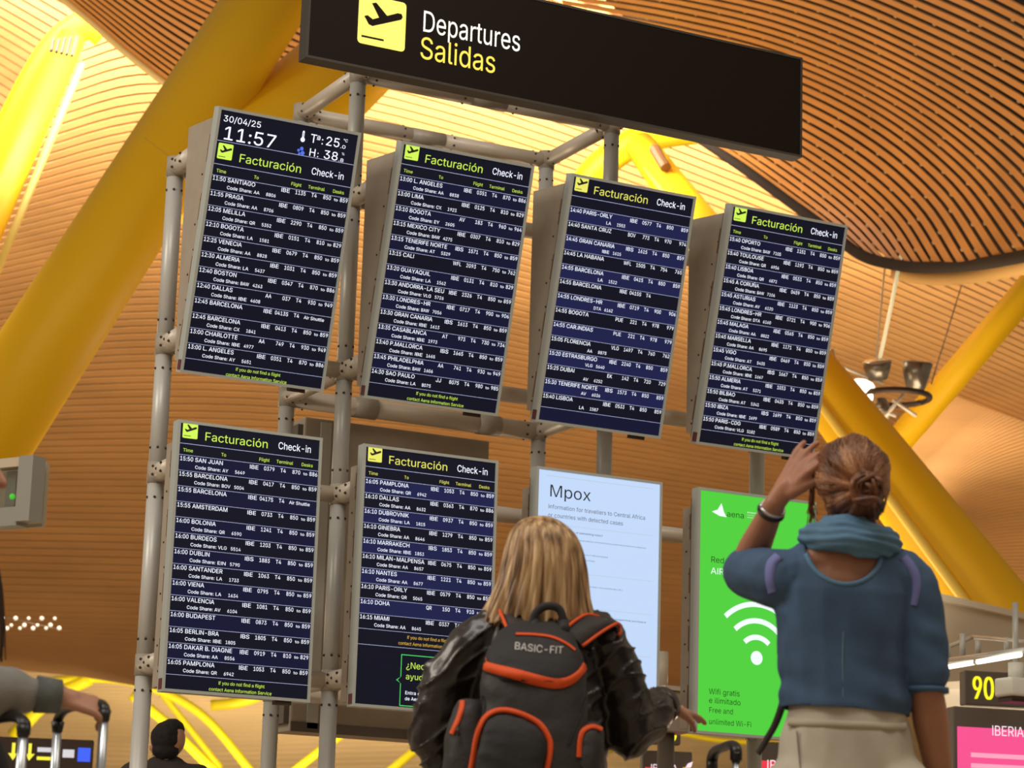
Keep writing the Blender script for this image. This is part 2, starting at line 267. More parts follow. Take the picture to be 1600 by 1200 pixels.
s 365 182 -8,145 -5,112 3,84 18,62 38,45 63,36 94,94 107,105 79,124 60,150 49,181 45,217 50,244 62,262 81,268 103,265 121,254 136,237 147,212 155,149 170,104 186,72 208,53 237,47 274,51 305,65 332,87 354,115 370,149 381,187 384,223 381,254 372,279 358,299 339,314 316,324 290,268 277,258 298,243 316,219 328,187 333,156 329,131 317,114 299,109 277,112 258,124 243,144 232,172 223,229 209,275 194,306 171,325 142,331 107,326 75,312 47,290 24,260 6,223 -5
t 227 204 379,204 327,6 327,6 379|65 471,126 471,126 98,128 76,136 61,150 53,202 54,213 2,168 -4,125 2,92 21,72 52,65 93
u 410 182 -5,146 -1,115 11,89 31,69 59,57 95,53 139,53 379,114 379,114 144,119 105,137 75,164 56,200 50,226 53,249 62,268 77,283 97,293 122,296 153,296 379,357 379,357 0,298 0,298 92,307 92,286 47,257 17,222 0
v 389 163 0,17 379,84 379,206 21,184 21,305 379,371 379,226 0
w 567 138 0,23 379,87 379,175 41,165 41,252 379,316 379,362 214,402 41,391 41,480 379,545 379,429 0,368 0,277 338,291 338,199 0
x 379 21 0,171 218,171 171,29 379,100 379,207 206,175 206,190 229,282 379,352 379,209 169,209 214,358 0,287 0,173 182,205 182,91 0
y 389 47 -139,61 -86,88 -90,104 -89,118 -84,130 -74,141 -58,151 -36,163 -1,17 379,84 379,206 21,184 21,305 379,371 379,204 -58,191 -85,177 -107,159 -124,139 -136,117 -143
. 188 95 -4,78 -1,63 9,53 24,50 41,53 59,63 73,78 83,95 87,113 83,128 73,138 59,141 41,138 24,128 9,113 -1
, 188 38 -119,68 71,137 71,84 -119
: 188 95 -4,78 -1,63 9,53 24,50 41,53 59,63 73,78 83,95 87,113 83,128 73,138 59,141 41,138 24,128 9,113 -1|95 271,78 274,63 284,53 299,50 316,53 334,63 349,78 359,95 362,113 359,128 349,138 334,141 316,138 299,128 284,113 274
- 453 337 244,337 188,114 188,114 244
/ 249 235 533,71 -76,14 -76,178 533
% 676 175 283,146 286,121 297,101 314,86 335,78 360,75 388,75 412,78 440,87 464,101 486,121 503,146 513,175 517,206 513,230 503,250 486,264 464,273 440,276 412,276 388,273 360,264 335,250 314,230 297,205 286|175 327,198 332,212 346,221 365,221 435,213 454,198 468,175 473,153 468,138 454,130 435,127 412,127 388,130 365,138 346,153 332|501 -10,471 -6,446 5,426 21,412 43,403 68,400 95,400 120,403 147,412 172,427 194,447 210,471 221,501 225,531 221,556 210,576 194,590 172,598 147,601 120,601 95,598 68,589 43,575 21,555 5,531 -6|501 35,523 39,538 53,546 73,549 95,549 120,546 142,538 162,524 176,501 180,479 176,464 162,456 142,453 120,455 73,464 53,479 39|132 0,482 509,540 509,191 0
? 358 132 152,134 200,141 230,153 252,168 269,187 284,230 314,247 334,258 357,262 384,259 406,250 425,237 441,220 452,200 459,178 462,157 459,137 453,120 441,106 425,96 404,92 378,27 378,33 418,49 452,73 479,103 499,138 511,178 516,219 511,255 498,284 478,306 451,319 418,324 382,319 344,306 311,284 284,219 235,207 221,200 205,195 185,194 152|164 -4,146 -1,131 9,121 24,118 41,121 58,131 73,146 83,164 86,181 83,196 73,206 58,209 41,206 24,196 9,181 -1
¿ 358 226 228,224 180,217 150,206 128,191 110,129 65,112 46,101 23,97 -4,100 -26,108 -45,121 -61,138 -72,159 -80,181 -82,202 -80,221 -73,239 -62,253 -46,263 -25,267 1,331 1,325 -39,309 -73,286 -100,256 -120,220 -132,181 -136,140 -132,104 -119,75 -98,53 -72,39 -39,34 -2,39 36,53 68,75 95,140 144,151 158,159 174,163 195,165 228|195 384,212 381,227 371,237 356,240 339,237 321,227 306,212 296,195 293,177 296,163 306,153 321,149 339,153 356,163 371,177 381
Ñ 523 60 0,60 509,136 509,414 55,405 54,399 509,463 509,463 0,387 0,108 452,119 454,125 0|307 576,224 604,216 602,210 595,206 577,163 577,167 605,177 628,194 643,218 648,231 647,300 619,308 621,313 625,317 634,319 646,361 646,357 618,346 595,329 580
ó 415 207 -8,159 -2,117 16,82 46,56 85,40 133,34 187,40 243,56 291,82 330,117 360,159 378,207 384,256 378,299 360,333 330,359 291,376 243,381 187,376 133,359 85,333 46,299 16,256 -2|207 46,242 51,270 66,292 89,307 117,316 151,319 187,316 224,307 258,292 287,270 310,242 325,207 330,173 325,145 310,124 287,108 258,99 224,96 187,99 151,108 117,124 89,145 66,173 51|181 429,228 529,297 529,231 429
á 389 160 -9,126 -5,94 5,68 22,48 45,35 73,30 108,34 138,43 161,58 179,78 193,100 203,125 211,252 230,265 235,273 243,273 279,267 297,256 311,240 322,220 329,196 331,171 329,149 322,132 313,118 301,107 288,100 274,41 291,57 322,79 346,104 364,133 375,163 382,194 384,215 383,239 379,263 372,286 360,306 343,322 320,333 290,337 251,337 0,277 0,277 52,272 52,264 38,252 25,236 12,215 1,190 -6|170 45,202 49,228 59,248 74,263 93,272 115,276 138,276 190,134 159,117 150,103 139,95 124,92 105,94 87,102 72,114 61,130 52,149 47|162 429,210 529,278 529,212 429
° 316 158 283,128 287,101 298,77 316,59 340,47 367,43 397,47 428,59 455,77 479,101 497,128 509,158 513,188 509,216 497,239 479,257 455,269 428,273 397,269 367,257 340,239 316,216 298,188 287|158 334,175 336,190 343,203 353,213 366,220 381,222 397,220 414,213 430,203 443,190 453,175 459,158 462,141 459,126 453,113 443,103 430,97 414,95 397,97 381,103 366,113 353,126 343,141 336
( 273 89 207,92 264,101 324,114 384,132 441,153 494,177 539,236 539,212 485,191 428,174 370,161 313,154 258,151 207,154 161,160 115,172 67,188 16,209 -38,236 -96,177 -96,139 -21,111 55,95 131
) 273 37 -96,64 -37,86 18,102 69,113 116,120 162,122 207,119 258,112 313,99 370,82 428,62 485,37 539,97 539,121 494,142 441,159 384,173 323,181 264,184 207,178 130,161 53,134 -22,97 -96
k 381 110 137,110 212,121 212,284 379,360 379,184 199,177 199|53 0,53 509,114 509,114 0|294 0,148 186,191 229,372 0
z 380 42 0,42 46,254 320,254 323,48 323,48 379,333 379,333 331,126 60,126 56,339 56,339 0"""
SRC_B = r"""A 480 16 0,201 509,276 509,463 0,395 0,232 478,245 478,85 0|110 142,110 199,370 199,370 142
B 456 60 0,60 509,241 509,289 504,329 491,359 469,381 442,394 410,398 374,395 344,387 320,373 301,356 286,336 275,315 267,315 262,339 257,363 245,385 227,402 203,414 173,418 136,413 100,400 67,377 39,344 18,301 4,247 0|125 57,245 57,296 63,330 80,349 105,355 137,352 161,342 184,327 203,306 218,279 228,248 231,125 231|125 285,238 285,265 288,288 296,308 309,323 326,333 348,336 372,330 403,313 429,283 446,240 452,125 452
C 510 267 -7,205 1,150 25,104 63,70 115,48 179,40 254,48 329,70 393,104 445,150 484,205 508,267 516,305 513,340 504,373 490,402 471,427 447,448 418,463 385,473 348,408 348,401 373,389 395,375 413,357 428,337 440,315 449,292 454,267 456,223 450,184 432,150 403,125 364,109 314,103 254,109 194,125 145,151 105,184 76,223 59,267 53,292 55,315 60,337 69,357 81,375 96,389 114,401 136,408 160,473 160,463 124,448 91,428 62,402 38,373 19,341 5,305 -4
D 502 219 0,96 0,96 57,215 57,272 63,318 81,354 110,379 149,394 198,399 255,394 312,379 361,354 399,320 428,275 446,221 452,93 452,93 509,225 509,294 501,353 478,399 441,433 391,455 329,462 255,455 181,433 119,398 68,351 31,291 8|125 509,125 0,60 0,60 509
E 419 60 0,60 509,372 509,372 452,125 452,125 286,355 286,355 229,125 229,125 57,375 57,375 0
F 410 60 0,60 509,369 509,369 452,125 452,125 278,346 278,346 221,125 221,125 0
G 520 269 -7,205 1,149 25,104 64,69 116,47 179,40 254,47 329,69 393,103 445,149 484,203 508,265 516,304 513,340 504,374 489,403 469,429 445,449 416,465 384,474 349,408 349,399 372,387 393,373 411,356 427,337 439,315 448,291 454,265 456,222 450,183 432,150 404,125 364,109 314,103 254,109 194,125 145,151 105,184 76,224 59,269 53,309 57,345 71,374 93,396 123,410 160,415 202,434 199,283 199,283 256,478 256,478 200,471 141,451 91,419 50,377 19,326 0
H 517 60 0,60 509,125 509,125 289,392 289,392 509,457 509,457 0,392 0,392 232,125 232,125 0
I 300 31 0,31 57,118 57,118 452,31 452,31 509,269 509,269 452,183 452,183 57,269 57,269 0
J 396 185 -7,124 3,75 33,44 81,33 145,33 173,98 173,98 145,104 104,122 74,149 56,185 50,220 56,248 74,266 104,272 145,272 509,336 509,336 145,326 81,294 33,246 3
K 467 104 145,104 216,364 509,448 509,231 276,228 276|60 0,60 509,125 509,125 0|372 0,188 259,228 309,449 0
L 393 60 0,60 509,125 509,125 57,361 57,361 0
M 628 60 0,60 509,152 509,322 49,307 49,476 509,568 509,568 0,504 0,507 457,513 457,342 0,286 0,112 457,119 457,122 0
N 523 60 0,60 509,136 509,414 55,405 54,399 509,463 509,463 0,387 0,108 452,119 454,125 0
O 533 267 -7,205 1,150 25,105 63,70 115,48 179,40 254,48 329,70 393,105 445,150 484,205 508,267 516,329 508,384 484,429 445,464 393,486 329,493 254,486 179,464 115,429 63,384 25,329 1|267 53,310 59,349 76,383 105,408 144,425 194,430 254,425 314,408 365,383 404,349 433,310 450,267 456,223 450,184 433,151 404,125 364,109 314,103 254,109 194,125 144,151 105,184 76,223 59
P 445 60 0,60 509,235 509,289 503,332 487,366 462,390 430,404 391,409 348,404 304,390 265,366 233,332 207,289 191,235 186,109 186,109 242,233 242,269 246,297 256,318 272,333 294,342 319,344 348,342 376,333 402,318 423,297 439,268 449,232 452,125 452,125 0
Q 533 245 159,313 159,468 -48,401 -48|267 -7,205 1,150 25,105 63,70 115,48 179,40 254,48 329,70 393,105 445,150 484,205 508,267 516,329 508,384 484,429 445,464 393,486 329,493 254,486 179,464 115,429 63,384 25,329 1|267 53,310 59,349 76,383 105,408 144,425 194,430 254,425 314,408 365,383 404,349 433,310 450,267 456,223 450,184 433,151 404,125 364,109 314,103 254,109 194,125 144,151 105,184 76,223 59
R 449 60 0,60 509,236 509,290 504,333 489,367 465,390 433,405 395,409 352,405 309,390 271,367 240,333 217,289 203,236 198,96 198,96 255,234 255,269 258,298 267,319 281,334 300,342 324,345 352,342 380,334 405,319 425,298 440,269 449,233 452,125 452,125 0|353 0,230 229,303 229,428 0
S 447 224 -9,172 -4,128 9,91 31,64 60,46 96,38 137,104 137,110 110,123 88,142 71,166 59,194 52,224 49,257 52,286 60,311 74,329 92,341 114,346 139,342 161,332 179,316 193,296 205,184 239,128 260,86 289,60 326,52 372,58 413,75 448,102 476,138 498,180 511,227 516,275 511,316 498,351 476,377 449,394 415,401 378,337 378,326 412,302 437,267 453,225 459,194 456,167 448,145 435,129 418,118 398,115 376,119 352,131 334,148 319,169 308,312 264,359 238,379 220,395 198,405 171,408 139,403 99,386 64,360 34,323 11,278 -4
T 449 32 452,32 509,417 509,417 452,257 452,257 0,193 0,193 452
U 517 259 -8,203 -2,154 15,114 43,85 80,66 124,60 173,60 509,124 509,124 178,128 144,141 113,160 87,187 68,220 56,259 52,298 56,331 68,357 87,377 113,389 144,393 178,393 509,457 509,457 173,451 124,433 80,403 43,363 15,315 -2
V 480 204 0,16 509,84 509,248 31,235 31,395 509,463 509,278 0
W 686 155 0,16 509,82 509,197 40,189 40,306 509,380 509,497 40,488 40,603 509,670 509,530 0,455 0,336 475,350 475,230 0
X 474 18 0,217 284,217 236,29 509,104 509,243 292,232 292,374 509,446 509,259 239,259 287,456 0,382 0,230 231,244 231,91 0
Y 472 203 0,203 208,16 509,91 509,236 264,250 230,224 230,237 265,381 509,455 509,268 208,268 0
Z 438 42 0,42 46,341 476,348 454,40 452,40 509,397 509,397 462,97 33,90 54,399 57,399 0
0 453 227 -7,174 1,130 24,95 62,69 113,53 178,48 254,53 330,69 395,95 447,130 484,174 508,227 516,279 508,323 484,358 447,384 395,400 330,405 254,400 178,384 113,359 62,323 24,279 1|227 50,261 56,290 74,313 103,330 144,340 194,344 254,340 314,330 365,313 405,290 435,261 453,227 460,192 453,163 435,140 405,123 365,113 314,109 254,113 194,123 144,140 103,163 74,192 56
1 453 76 0,76 55,391 55,391 0|276 509,276 0,212 0,212 448,209 448,86 358,86 427,198 509
2 453 64 0,64 47,261 257,299 305,311 327,318 348,320 371,317 397,308 419,293 436,273 449,250 457,224 460,196 457,172 447,153 433,139 413,130 390,127 362,66 362,71 405,86 442,111 473,143 496,182 511,225 516,268 511,306 497,337 474,361 445,376 411,381 372,378 345,371 318,357 290,336 259,153 60,153 57,389 57,389 0
3 453 218 -7,173 -3,133 10,98 30,70 57,52 91,44 132,109 132,115 107,126 87,144 71,165 59,191 52,219 50,248 53,275 61,297 74,315 93,325 116,329 145,326 172,316 196,299 217,275 234,242 244,201 248,157 248,157 299,288 448,288 452,70 452,70 509,372 509,372 461,211 278,211 289,264 288,308 276,344 253,371 222,387 186,393 145,387 103,370 66,344 36,309 12,266 -2
4 453 40 105,40 158,247 509,311 509,109 166,109 163,413 163,413 105|282 0,282 318,343 318,343 0
5 453 221 -7,178 -2,140 11,108 32,83 60,66 93,60 130,122 130,127 108,138 89,154 73,173 60,196 52,221 50,250 53,276 64,298 82,314 104,324 131,328 162,324 193,314 221,297 244,275 262,248 273,218 277,192 275,167 268,145 258,128 246,67 253,96 509,366 509,366 452,151 452,134 301,155 315,178 325,203 331,229 334,263 330,294 321,321 306,345 285,364 260,379 231,388 199,391 163,385 117,369 76,343 41,309 15,268 -1
6 453 226 -7,182 -1,142 15,109 40,84 74,69 115,64 162,68 199,80 239,102 285,137 340,252 509,322 509,151 261,145 261,165 288,179 299,196 307,214 312,235 314,278 309,316 295,346 271,370 240,384 201,389 157,384 112,368 73,343 39,310 14,271 -2|226 48,254 52,279 63,299 79,314 101,324 128,327 157,324 187,314 213,299 235,279 251,254 262,226 265,198 262,174 252,153 235,138 214,128 188,125 158,128 128,138 102,153 79,174 63,198 52
7 453 97 0,323 448,323 452,62 452,62 509,391 509,391 449,165 0
8 453 226 -7,178 -2,136 11,101 33,74 62,57 96,52 135,55 166,65 195,81 220,101 241,125 256,153 265,153 267,119 282,93 308,76 342,70 380,75 417,90 450,114 477,146 498,184 511,226 516,269 511,306 498,337 477,361 450,377 417,382 380,376 342,359 308,333 282,300 267,300 265,327 256,351 241,372 220,387 195,397 166,401 135,395 96,378 62,352 33,317 11,275 -2|226 49,258 52,285 60,307 74,323 91,333 113,337 139,333 165,322 189,305 208,283 223,256 232,226 235,196 232,169 223,147 208,130 189,119 165,115 139,119 113,129 91,145 74,167 60,195 52|226 290,252 292,274 300,293 313,307 330,316 351,319 376,316 399,308 420,294 437,275 449,252 457,226 460,200 457,177 449,159 437,145 420,136 399,133 376,136 351,145 330,159 313,178 300,201 292
9 453 226 516,271 510,310 494,343 468,368 434,384 393,389 347,385 309,373 270,350 224,315 168,200 0,130 0,301 248,307 248,299 234,287 221,273 210,257 202,238 196,218 195,175 199,137 214,106 237,83 269,68 307,64 352,69 397,85 436,110 469,143 494,182 510|226 460,199 457,174 446,154 429,138 407,129 381,125 352,129 322,138 295,154 274,174 257,199 247,226 243,254 247,279 257,299 273,314 295,324 321,327 350,324 381,314 407,299 429,279 446,254 457
a 389 160 -9,126 -5,94 5,68 22,48 45,35 73,30 108,34 138,43 161,58 179,78 193,100 203,125 211,252 230,265 235,273 243,273 279,267 297,256 311,240 322,220 329,196 331,171 329,149 322,132 313,118 301,107 288,100 274,41 291,57 322,79 346,104 364,133 375,163 382,194 384,215 383,239 379,263 372,286 360,306 343,322 320,333 290,337 251,337 0,277 0,277 52,272 52,264 38,252 25,236 12,215 1,190 -6|170 45,202 49,228 59,248 74,263 93,272 115,276 138,276 190,134 159,117 150,103 139,95 124,92 105,94 87,102 72,114 61,130 52,149 47
b 424 229 -8,198 -5,172 4,153 17,138 31,118 59,112 59,112 0,53 0,53 509,114 509,114 319,118 319,137 346,152 360,171 373,197 381,229 384,274 378,313 361,345 332,370 293,385 245,390 189,385 133,370 84,346 45,313 16,274 -2|220 47,253 51,279 66,301 88,316 117,325 151,328 189,325 227,316 261,301 290,280 311,253 325,220 330,188 325,161 312,140 291,125 263,116 229,113 189,116 150,125 115,140 86,162 65,188 51
c 396 207 -8,159 -2,117 16,82 46,56 85,40 133,34 187,40 243,56 291,82 330,117 360,159 378,207 384,234 383,260 377,284 368,305 356,324 341,340 322,353 301,362 277,303 262,298 276,281 301,270 311,257 319,226 329,207 330,173 325,145 310,124 287,108 258,99 224,96 187,99 151,108 117,124 89,145 66,173 51,207 46,243 52,258 58,271 66,282 76,292 89,299 102,304 117,363 102,354 78,341 56,325 37,306 21,285 9,261 -1,235 -6
d 424 195 -8,151 -2,111 16,79 45,55 84,39 133,34 189,39 245,55 293,79 332,112 361,151 378,196 384,228 381,253 373,272 360,287 346,306 319,311 319,311 509,372 509,372 0,313 0,313 59,307 59,287 31,272 17,252 4,227 -5|205 47,236 51,263 65,284 86,299 115,309 150,312 189,309 229,300 263,284 291,263 312,237 325,205 330,172 325,145 311,124 290,108 261,99 227,96 189,99 151,109 117,124 88,145 66,172 51
e 404 212 -8,161 -2,117 16,82 46,56 85,40 132,34 187,39 242,55 290,81 329,115 359,157 378,205 384,236 382,266 374,294 361,319 341,341 315,357 282,368 242,371 169,75 169,75 221,338 221,310 202,307 237,298 269,283 294,263 314,237 326,205 330,173 326,146 313,125 294,109 270,99 241,96 211,96 178,100 139,110 106,128 80,151 61,179 50,212 46,234 48,254 53,271 61,285 73,297 88,306 105,365 91,353 63,335 39,311 19,283 4,249 -5
f 254 228 379,228 327,6 327,6 379|81 0,81 432,84 461,96 486,113 505,135 519,161 527,187 530,243 521,227 468,195 474,171 470,154 460,145 443,142 419,142 0
g 425 207 -151,168 -148,134 -140,105 -127,82 -110,64 -91,51 -69,101 -41,136 -78,154 -88,178 -95,207 -97,249 -92,282 -75,304 -47,311 -6,311 68,306 68,287 41,272 28,252 16,227 8,195 5,152 10,113 27,80 53,55 90,39 136,34 191,39 246,55 293,80 332,112 361,152 378,196 384,228 382,253 373,273 360,288 346,308 319,313 319,313 379,372 379,372 -9,367 -54,350 -90,324 -117,291 -136,251 -147|205 59,237 63,264 75,285 95,300 121,309 154,312 193,309 231,300 264,285 291,264 312,237 325,205 330,172 325,145 312,124 290,109 262,99 229,96 193,99 155,109 123,124 96,145 76,172 63
h 410 114 227,114 0,53 0,53 509,114 509,114 287,102 287,124 332,152 362,187 379,227 384,264 380,295 369,321 349,341 321,353 285,357 240,357 0,296 0,296 235,290 275,273 304,246 323,210 329,184 326,161 317,141 303,126 283,117 257
i 167 53 0,53 379,114 379,114 0|84 443,67 446,54 455,44 468,41 483,44 499,54 512,67 521,84 524,100 521,114 512,123 499,126 483,123 468,114 455,100 446
l 189 101 3,74 20,58 47,53 84,53 509,114 509,115 77,120 62,130 54,170 54,181 3
m 610 53 0,53 379,112 379,112 295,108 295,118 323,132 346,151 363,172 376,195 384,219 386,257 380,287 361,309 331,321 295,312 295,322 321,337 343,357 361,381 375,407 383,437 386,468 383,497 372,522 354,541 328,553 296,557 255,557 0,496 0,496 254,490 289,473 313,447 326,419 330,395 328,374 320,358 307,345 290,338 270,335 247,335 0,274 0,274 260,269 288,253 311,229 326,199 330,178 328,158 320,140 307,126 289,117 266,114 238,114 0
n 410 114 227,114 0,53 0,53 379,112 379,112 287,102 287,124 332,152 362,187 379,227 384,264 380,295 369,321 349,341 321,353 285,357 240,357 0,296 0,296 235,290 275,273 304,246 323,210 329,184 326,161 317,141 303,126 283,117 257
o 415 207 -8,159 -2,117 16,82 46,56 85,40 133,34 187,40 243,56 291,82 330,117 360,159 378,207 384,256 378,299 360,333 330,359 291,376 243,381 187,376 133,359 85,333 46,299 16,256 -2|207 46,242 51,270 66,292 89,307 117,316 151,319 187,316 224,307 258,292 287,270 310,242 325,207 330,173 325,145 310,124 287,108 258,99 224,96 187,99 151,108 117,124 89,145 66,173 51
p 424 53 -143,53 379,112 379,112 319,118 319,137 346,152 360,171 373,197 381,229 384,274 378,313 361,345 332,370 293,385 245,390 189,385 133,370 84,346 45,313 16,274 -2,229 -8,198 -5,173 4,153 17,138 31,118 59,114 59,114 -143|220 47,253 51,279 66,301 88,316 117,325 151,328 189,325 227,316 261,301 290,280 311,253 325,220 330,188 325,161 312,140 291,125 263,116 229,113 189,116 150,125 115,140 86,162 65,188 51
q 424 372 -143,311 -143,311 59,306 59,287 31,272 17,252 4,227 -5,195 -8,151 -2,111 16,79 45,55 84,39 133,34 189,39 245,55 293,79 332,112 361,151 378,196 384,228 381,253 373,272 360,287 346,307 319,313 319,313 379,372 379|205 47,236 51,263 65,284 86,299 115,309 150,312 189,309 229,300 263,284 291,263 312,237 325,205 330,172 325,145 311,124 290,108 261,99 227,96 189,99 151,109 117,124 88,145 66,172 51
r 259 53 0,53 379,112 379,112 321,115 321,130 347,152 367,181 380,243 384,243 322,207 326,182 323,159 315,140 301,126 284,117 262,114 237,114 0
s 365 182 -8,145 -5,112 3,84 18,62 38,45 63,36 94,94 107,105 79,124 60,150 49,181 45,217 50,244 62,262 81,268 103,265 121,254 136,237 147,212 155,149 170,104 186,72 208,53 237,47 274,51 305,65 332,87 354,115 370,149 381,187 384,223 381,254 372,279 358,299 339,314 316,324 290,268 277,258 298,243 316,219 328,187 333,156 329,131 317,114 299,109 277,112 258,124 243,144 232,172 223,229 209,275 194,306 171,325 142,331 107,326 75,312 47,290 24,260 6,223 -5
t 227 204 379,204 327,6 327,6 379|65 471,126 471,126 98,128 76,136 61,150 53,202 54,213 2,168 -4,125 2,92 21,72 52,65 93
u 410 182 -5,146 -1,115 11,89 31,69 59,57 95,53 139,53 379,114 379,114 144,119 105,137 75,164 56,200 50,226 53,249 62,268 77,283 97,293 122,296 153,296 379,357 379,357 0,298 0,298 92,307 92,286 47,257 17,222 0
v 389 163 0,17 379,84 379,206 21,184 21,305 379,371 379,226 0
w 567 138 0,23 379,87 379,175 41,165 41,252 379,316 379,362 214,402 41,391 41,480 379,545 379,429 0,368 0,277 338,291 338,199 0
x 379 21 0,171 218,171 171,29 379,100 379,207 206,175 206,190 229,282 379,352 379,209 169,209 214,358 0,287 0,173 182,205 182,91 0
y 389 47 -139,61 -86,88 -90,104 -89,118 -84,130 -74,141 -58,151 -36,163 -1,17 379,84 379,206 21,184 21,305 379,371 379,204 -58,191 -85,177 -107,159 -124,139 -136,117 -143
. 188 95 -4,78 -1,63 9,53 24,50 41,53 59,63 73,78 83,95 87,113 83,128 73,138 59,141 41,138 24,128 9,113 -1
, 188 38 -119,68 71,137 71,84 -119
: 188 95 -4,78 -1,63 9,53 24,50 41,53 59,63 73,78 83,95 87,113 83,128 73,138 59,141 41,138 24,128 9,113 -1|95 271,78 274,63 284,53 299,50 316,53 334,63 349,78 359,95 362,113 359,128 349,138 334,141 316,138 299,128 284,113 274
- 453 337 244,337 188,114 188,114 244
/ 249 235 533,71 -76,14 -76,178 533
% 676 175 283,146 286,121 297,101 314,86 335,78 360,75 388,75 412,78 440,87 464,101 486,121 503,146 513,175 517,206 513,230 503,250 486,264 464,273 440,276 412,276 388,273 360,264 335,250 314,230 297,205 286|175 327,198 332,212 346,221 365,221 435,213 454,198 468,175 473,153 468,138 454,130 435,127 412,127 388,130 365,138 346,153 332|501 -10,471 -6,446 5,426 21,412 43,403 68,400 95,400 120,403 147,412 172,427 194,447 210,471 221,501 225,531 221,556 210,576 194,590 172,598 147,601 120,601 95,598 68,589 43,575 21,555 5,531 -6|501 35,523 39,538 53,546 73,549 95,549 120,546 142,538 162,524 176,501 180,479 176,464 162,456 142,453 120,455 73,464 53,479 39|132 0,482 509,540 509,191 0
? 358 132 152,134 200,141 230,153 252,168 269,187 284,230 314,247 334,258 357,262 384,259 406,250 425,237 441,220 452,200 459,178 462,157 459,137 453,120 441,106 425,96 404,92 378,27 378,33 418,49 452,73 479,103 499,138 511,178 516,219 511,255 498,284 478,306 451,319 418,324 382,319 344,306 311,284 284,219 235,207 221,200 205,195 185,194 152|164 -4,146 -1,131 9,121 24,118 41,121 58,131 73,146 83,164 86,181 83,196 73,206 58,209 41,206 24,196 9,181 -1
¿ 358 226 228,224 180,217 150,206 128,191 110,129 65,112 46,101 23,97 -4,100 -26,108 -45,121 -61,138 -72,159 -80,181 -82,202 -80,221 -73,239 -62,253 -46,263 -25,267 1,331 1,325 -39,309 -73,286 -100,256 -120,220 -132,181 -136,140 -132,104 -119,75 -98,53 -72,39 -39,34 -2,39 36,53 68,75 95,140 144,151 158,159 174,163 195,165 228|195 384,212 381,227 371,237 356,240 339,237 321,227 306,212 296,195 293,177 296,163 306,153 321,149 339,153 356,163 371,177 381
Ñ 523 60 0,60 509,136 509,414 55,405 54,399 509,463 509,463 0,387 0,108 452,119 454,125 0|307 576,224 604,216 602,210 595,206 577,163 577,167 605,177 628,194 643,218 648,231 647,300 619,308 621,313 625,317 634,319 646,361 646,357 618,346 595,329 580
ó 415 207 -8,159 -2,117 16,82 46,56 85,40 133,34 187,40 243,56 291,82 330,117 360,159 378,207 384,256 378,299 360,333 330,359 291,376 243,381 187,376 133,359 85,333 46,299 16,256 -2|207 46,242 51,270 66,292 89,307 117,316 151,319 187,316 224,307 258,292 287,270 310,242 325,207 330,173 325,145 310,124 287,108 258,99 224,96 187,99 151,108 117,124 89,145 66,173 51|181 429,228 529,297 529,231 429
á 389 160 -9,126 -5,94 5,68 22,48 45,35 73,30 108,34 138,43 161,58 179,78 193,100 203,125 211,252 230,265 235,273 243,273 279,267 297,256 311,240 322,220 329,196 331,171 329,149 322,132 313,118 301,107 288,100 274,41 291,57 322,79 346,104 364,133 375,163 382,194 384,215 383,239 379,263 372,286 360,306 343,322 320,333 290,337 251,337 0,277 0,277 52,272 52,264 38,252 25,236 12,215 1,190 -6|170 45,202 49,228 59,248 74,263 93,272 115,276 138,276 190,134 159,117 150,103 139,95 124,92 105,94 87,102 72,114 61,130 52,149 47|162 429,210 529,278 529,212 429
° 316 158 283,128 287,101 298,77 316,59 340,47 367,43 397,47 428,59 455,77 479,101 497,128 509,158 513,188 509,216 497,239 479,257 455,269 428,273 397,269 367,257 340,239 316,216 298,188 287|158 334,175 336,190 343,203 353,213 366,220 381,222 397,220 414,213 430,203 443,190 453,175 459,158 462,141 459,126 453,113 443,103 430,97 414,95 397,97 381,103 366,113 353,126 343,141 336
( 273 89 207,92 264,101 324,114 384,132 441,153 494,177 539,236 539,212 485,191 428,174 370,161 313,154 258,151 207,154 161,160 115,172 67,188 16,209 -38,236 -96,177 -96,139 -21,111 55,95 131
) 273 37 -96,64 -37,86 18,102 69,113 116,120 162,122 207,119 258,112 313,99 370,82 428,62 485,37 539,97 539,121 494,142 441,159 384,173 323,181 264,184 207,178 130,161 53,134 -22,97 -96
k 381 110 137,110 212,121 212,284 379,360 379,184 199,177 199|53 0,53 509,114 509,114 0|294 0,148 186,191 229,372 0
z 380 42 0,42 46,254 320,254 323,48 323,48 379,333 379,333 331,126 60,126 56,339 56,339 0"""

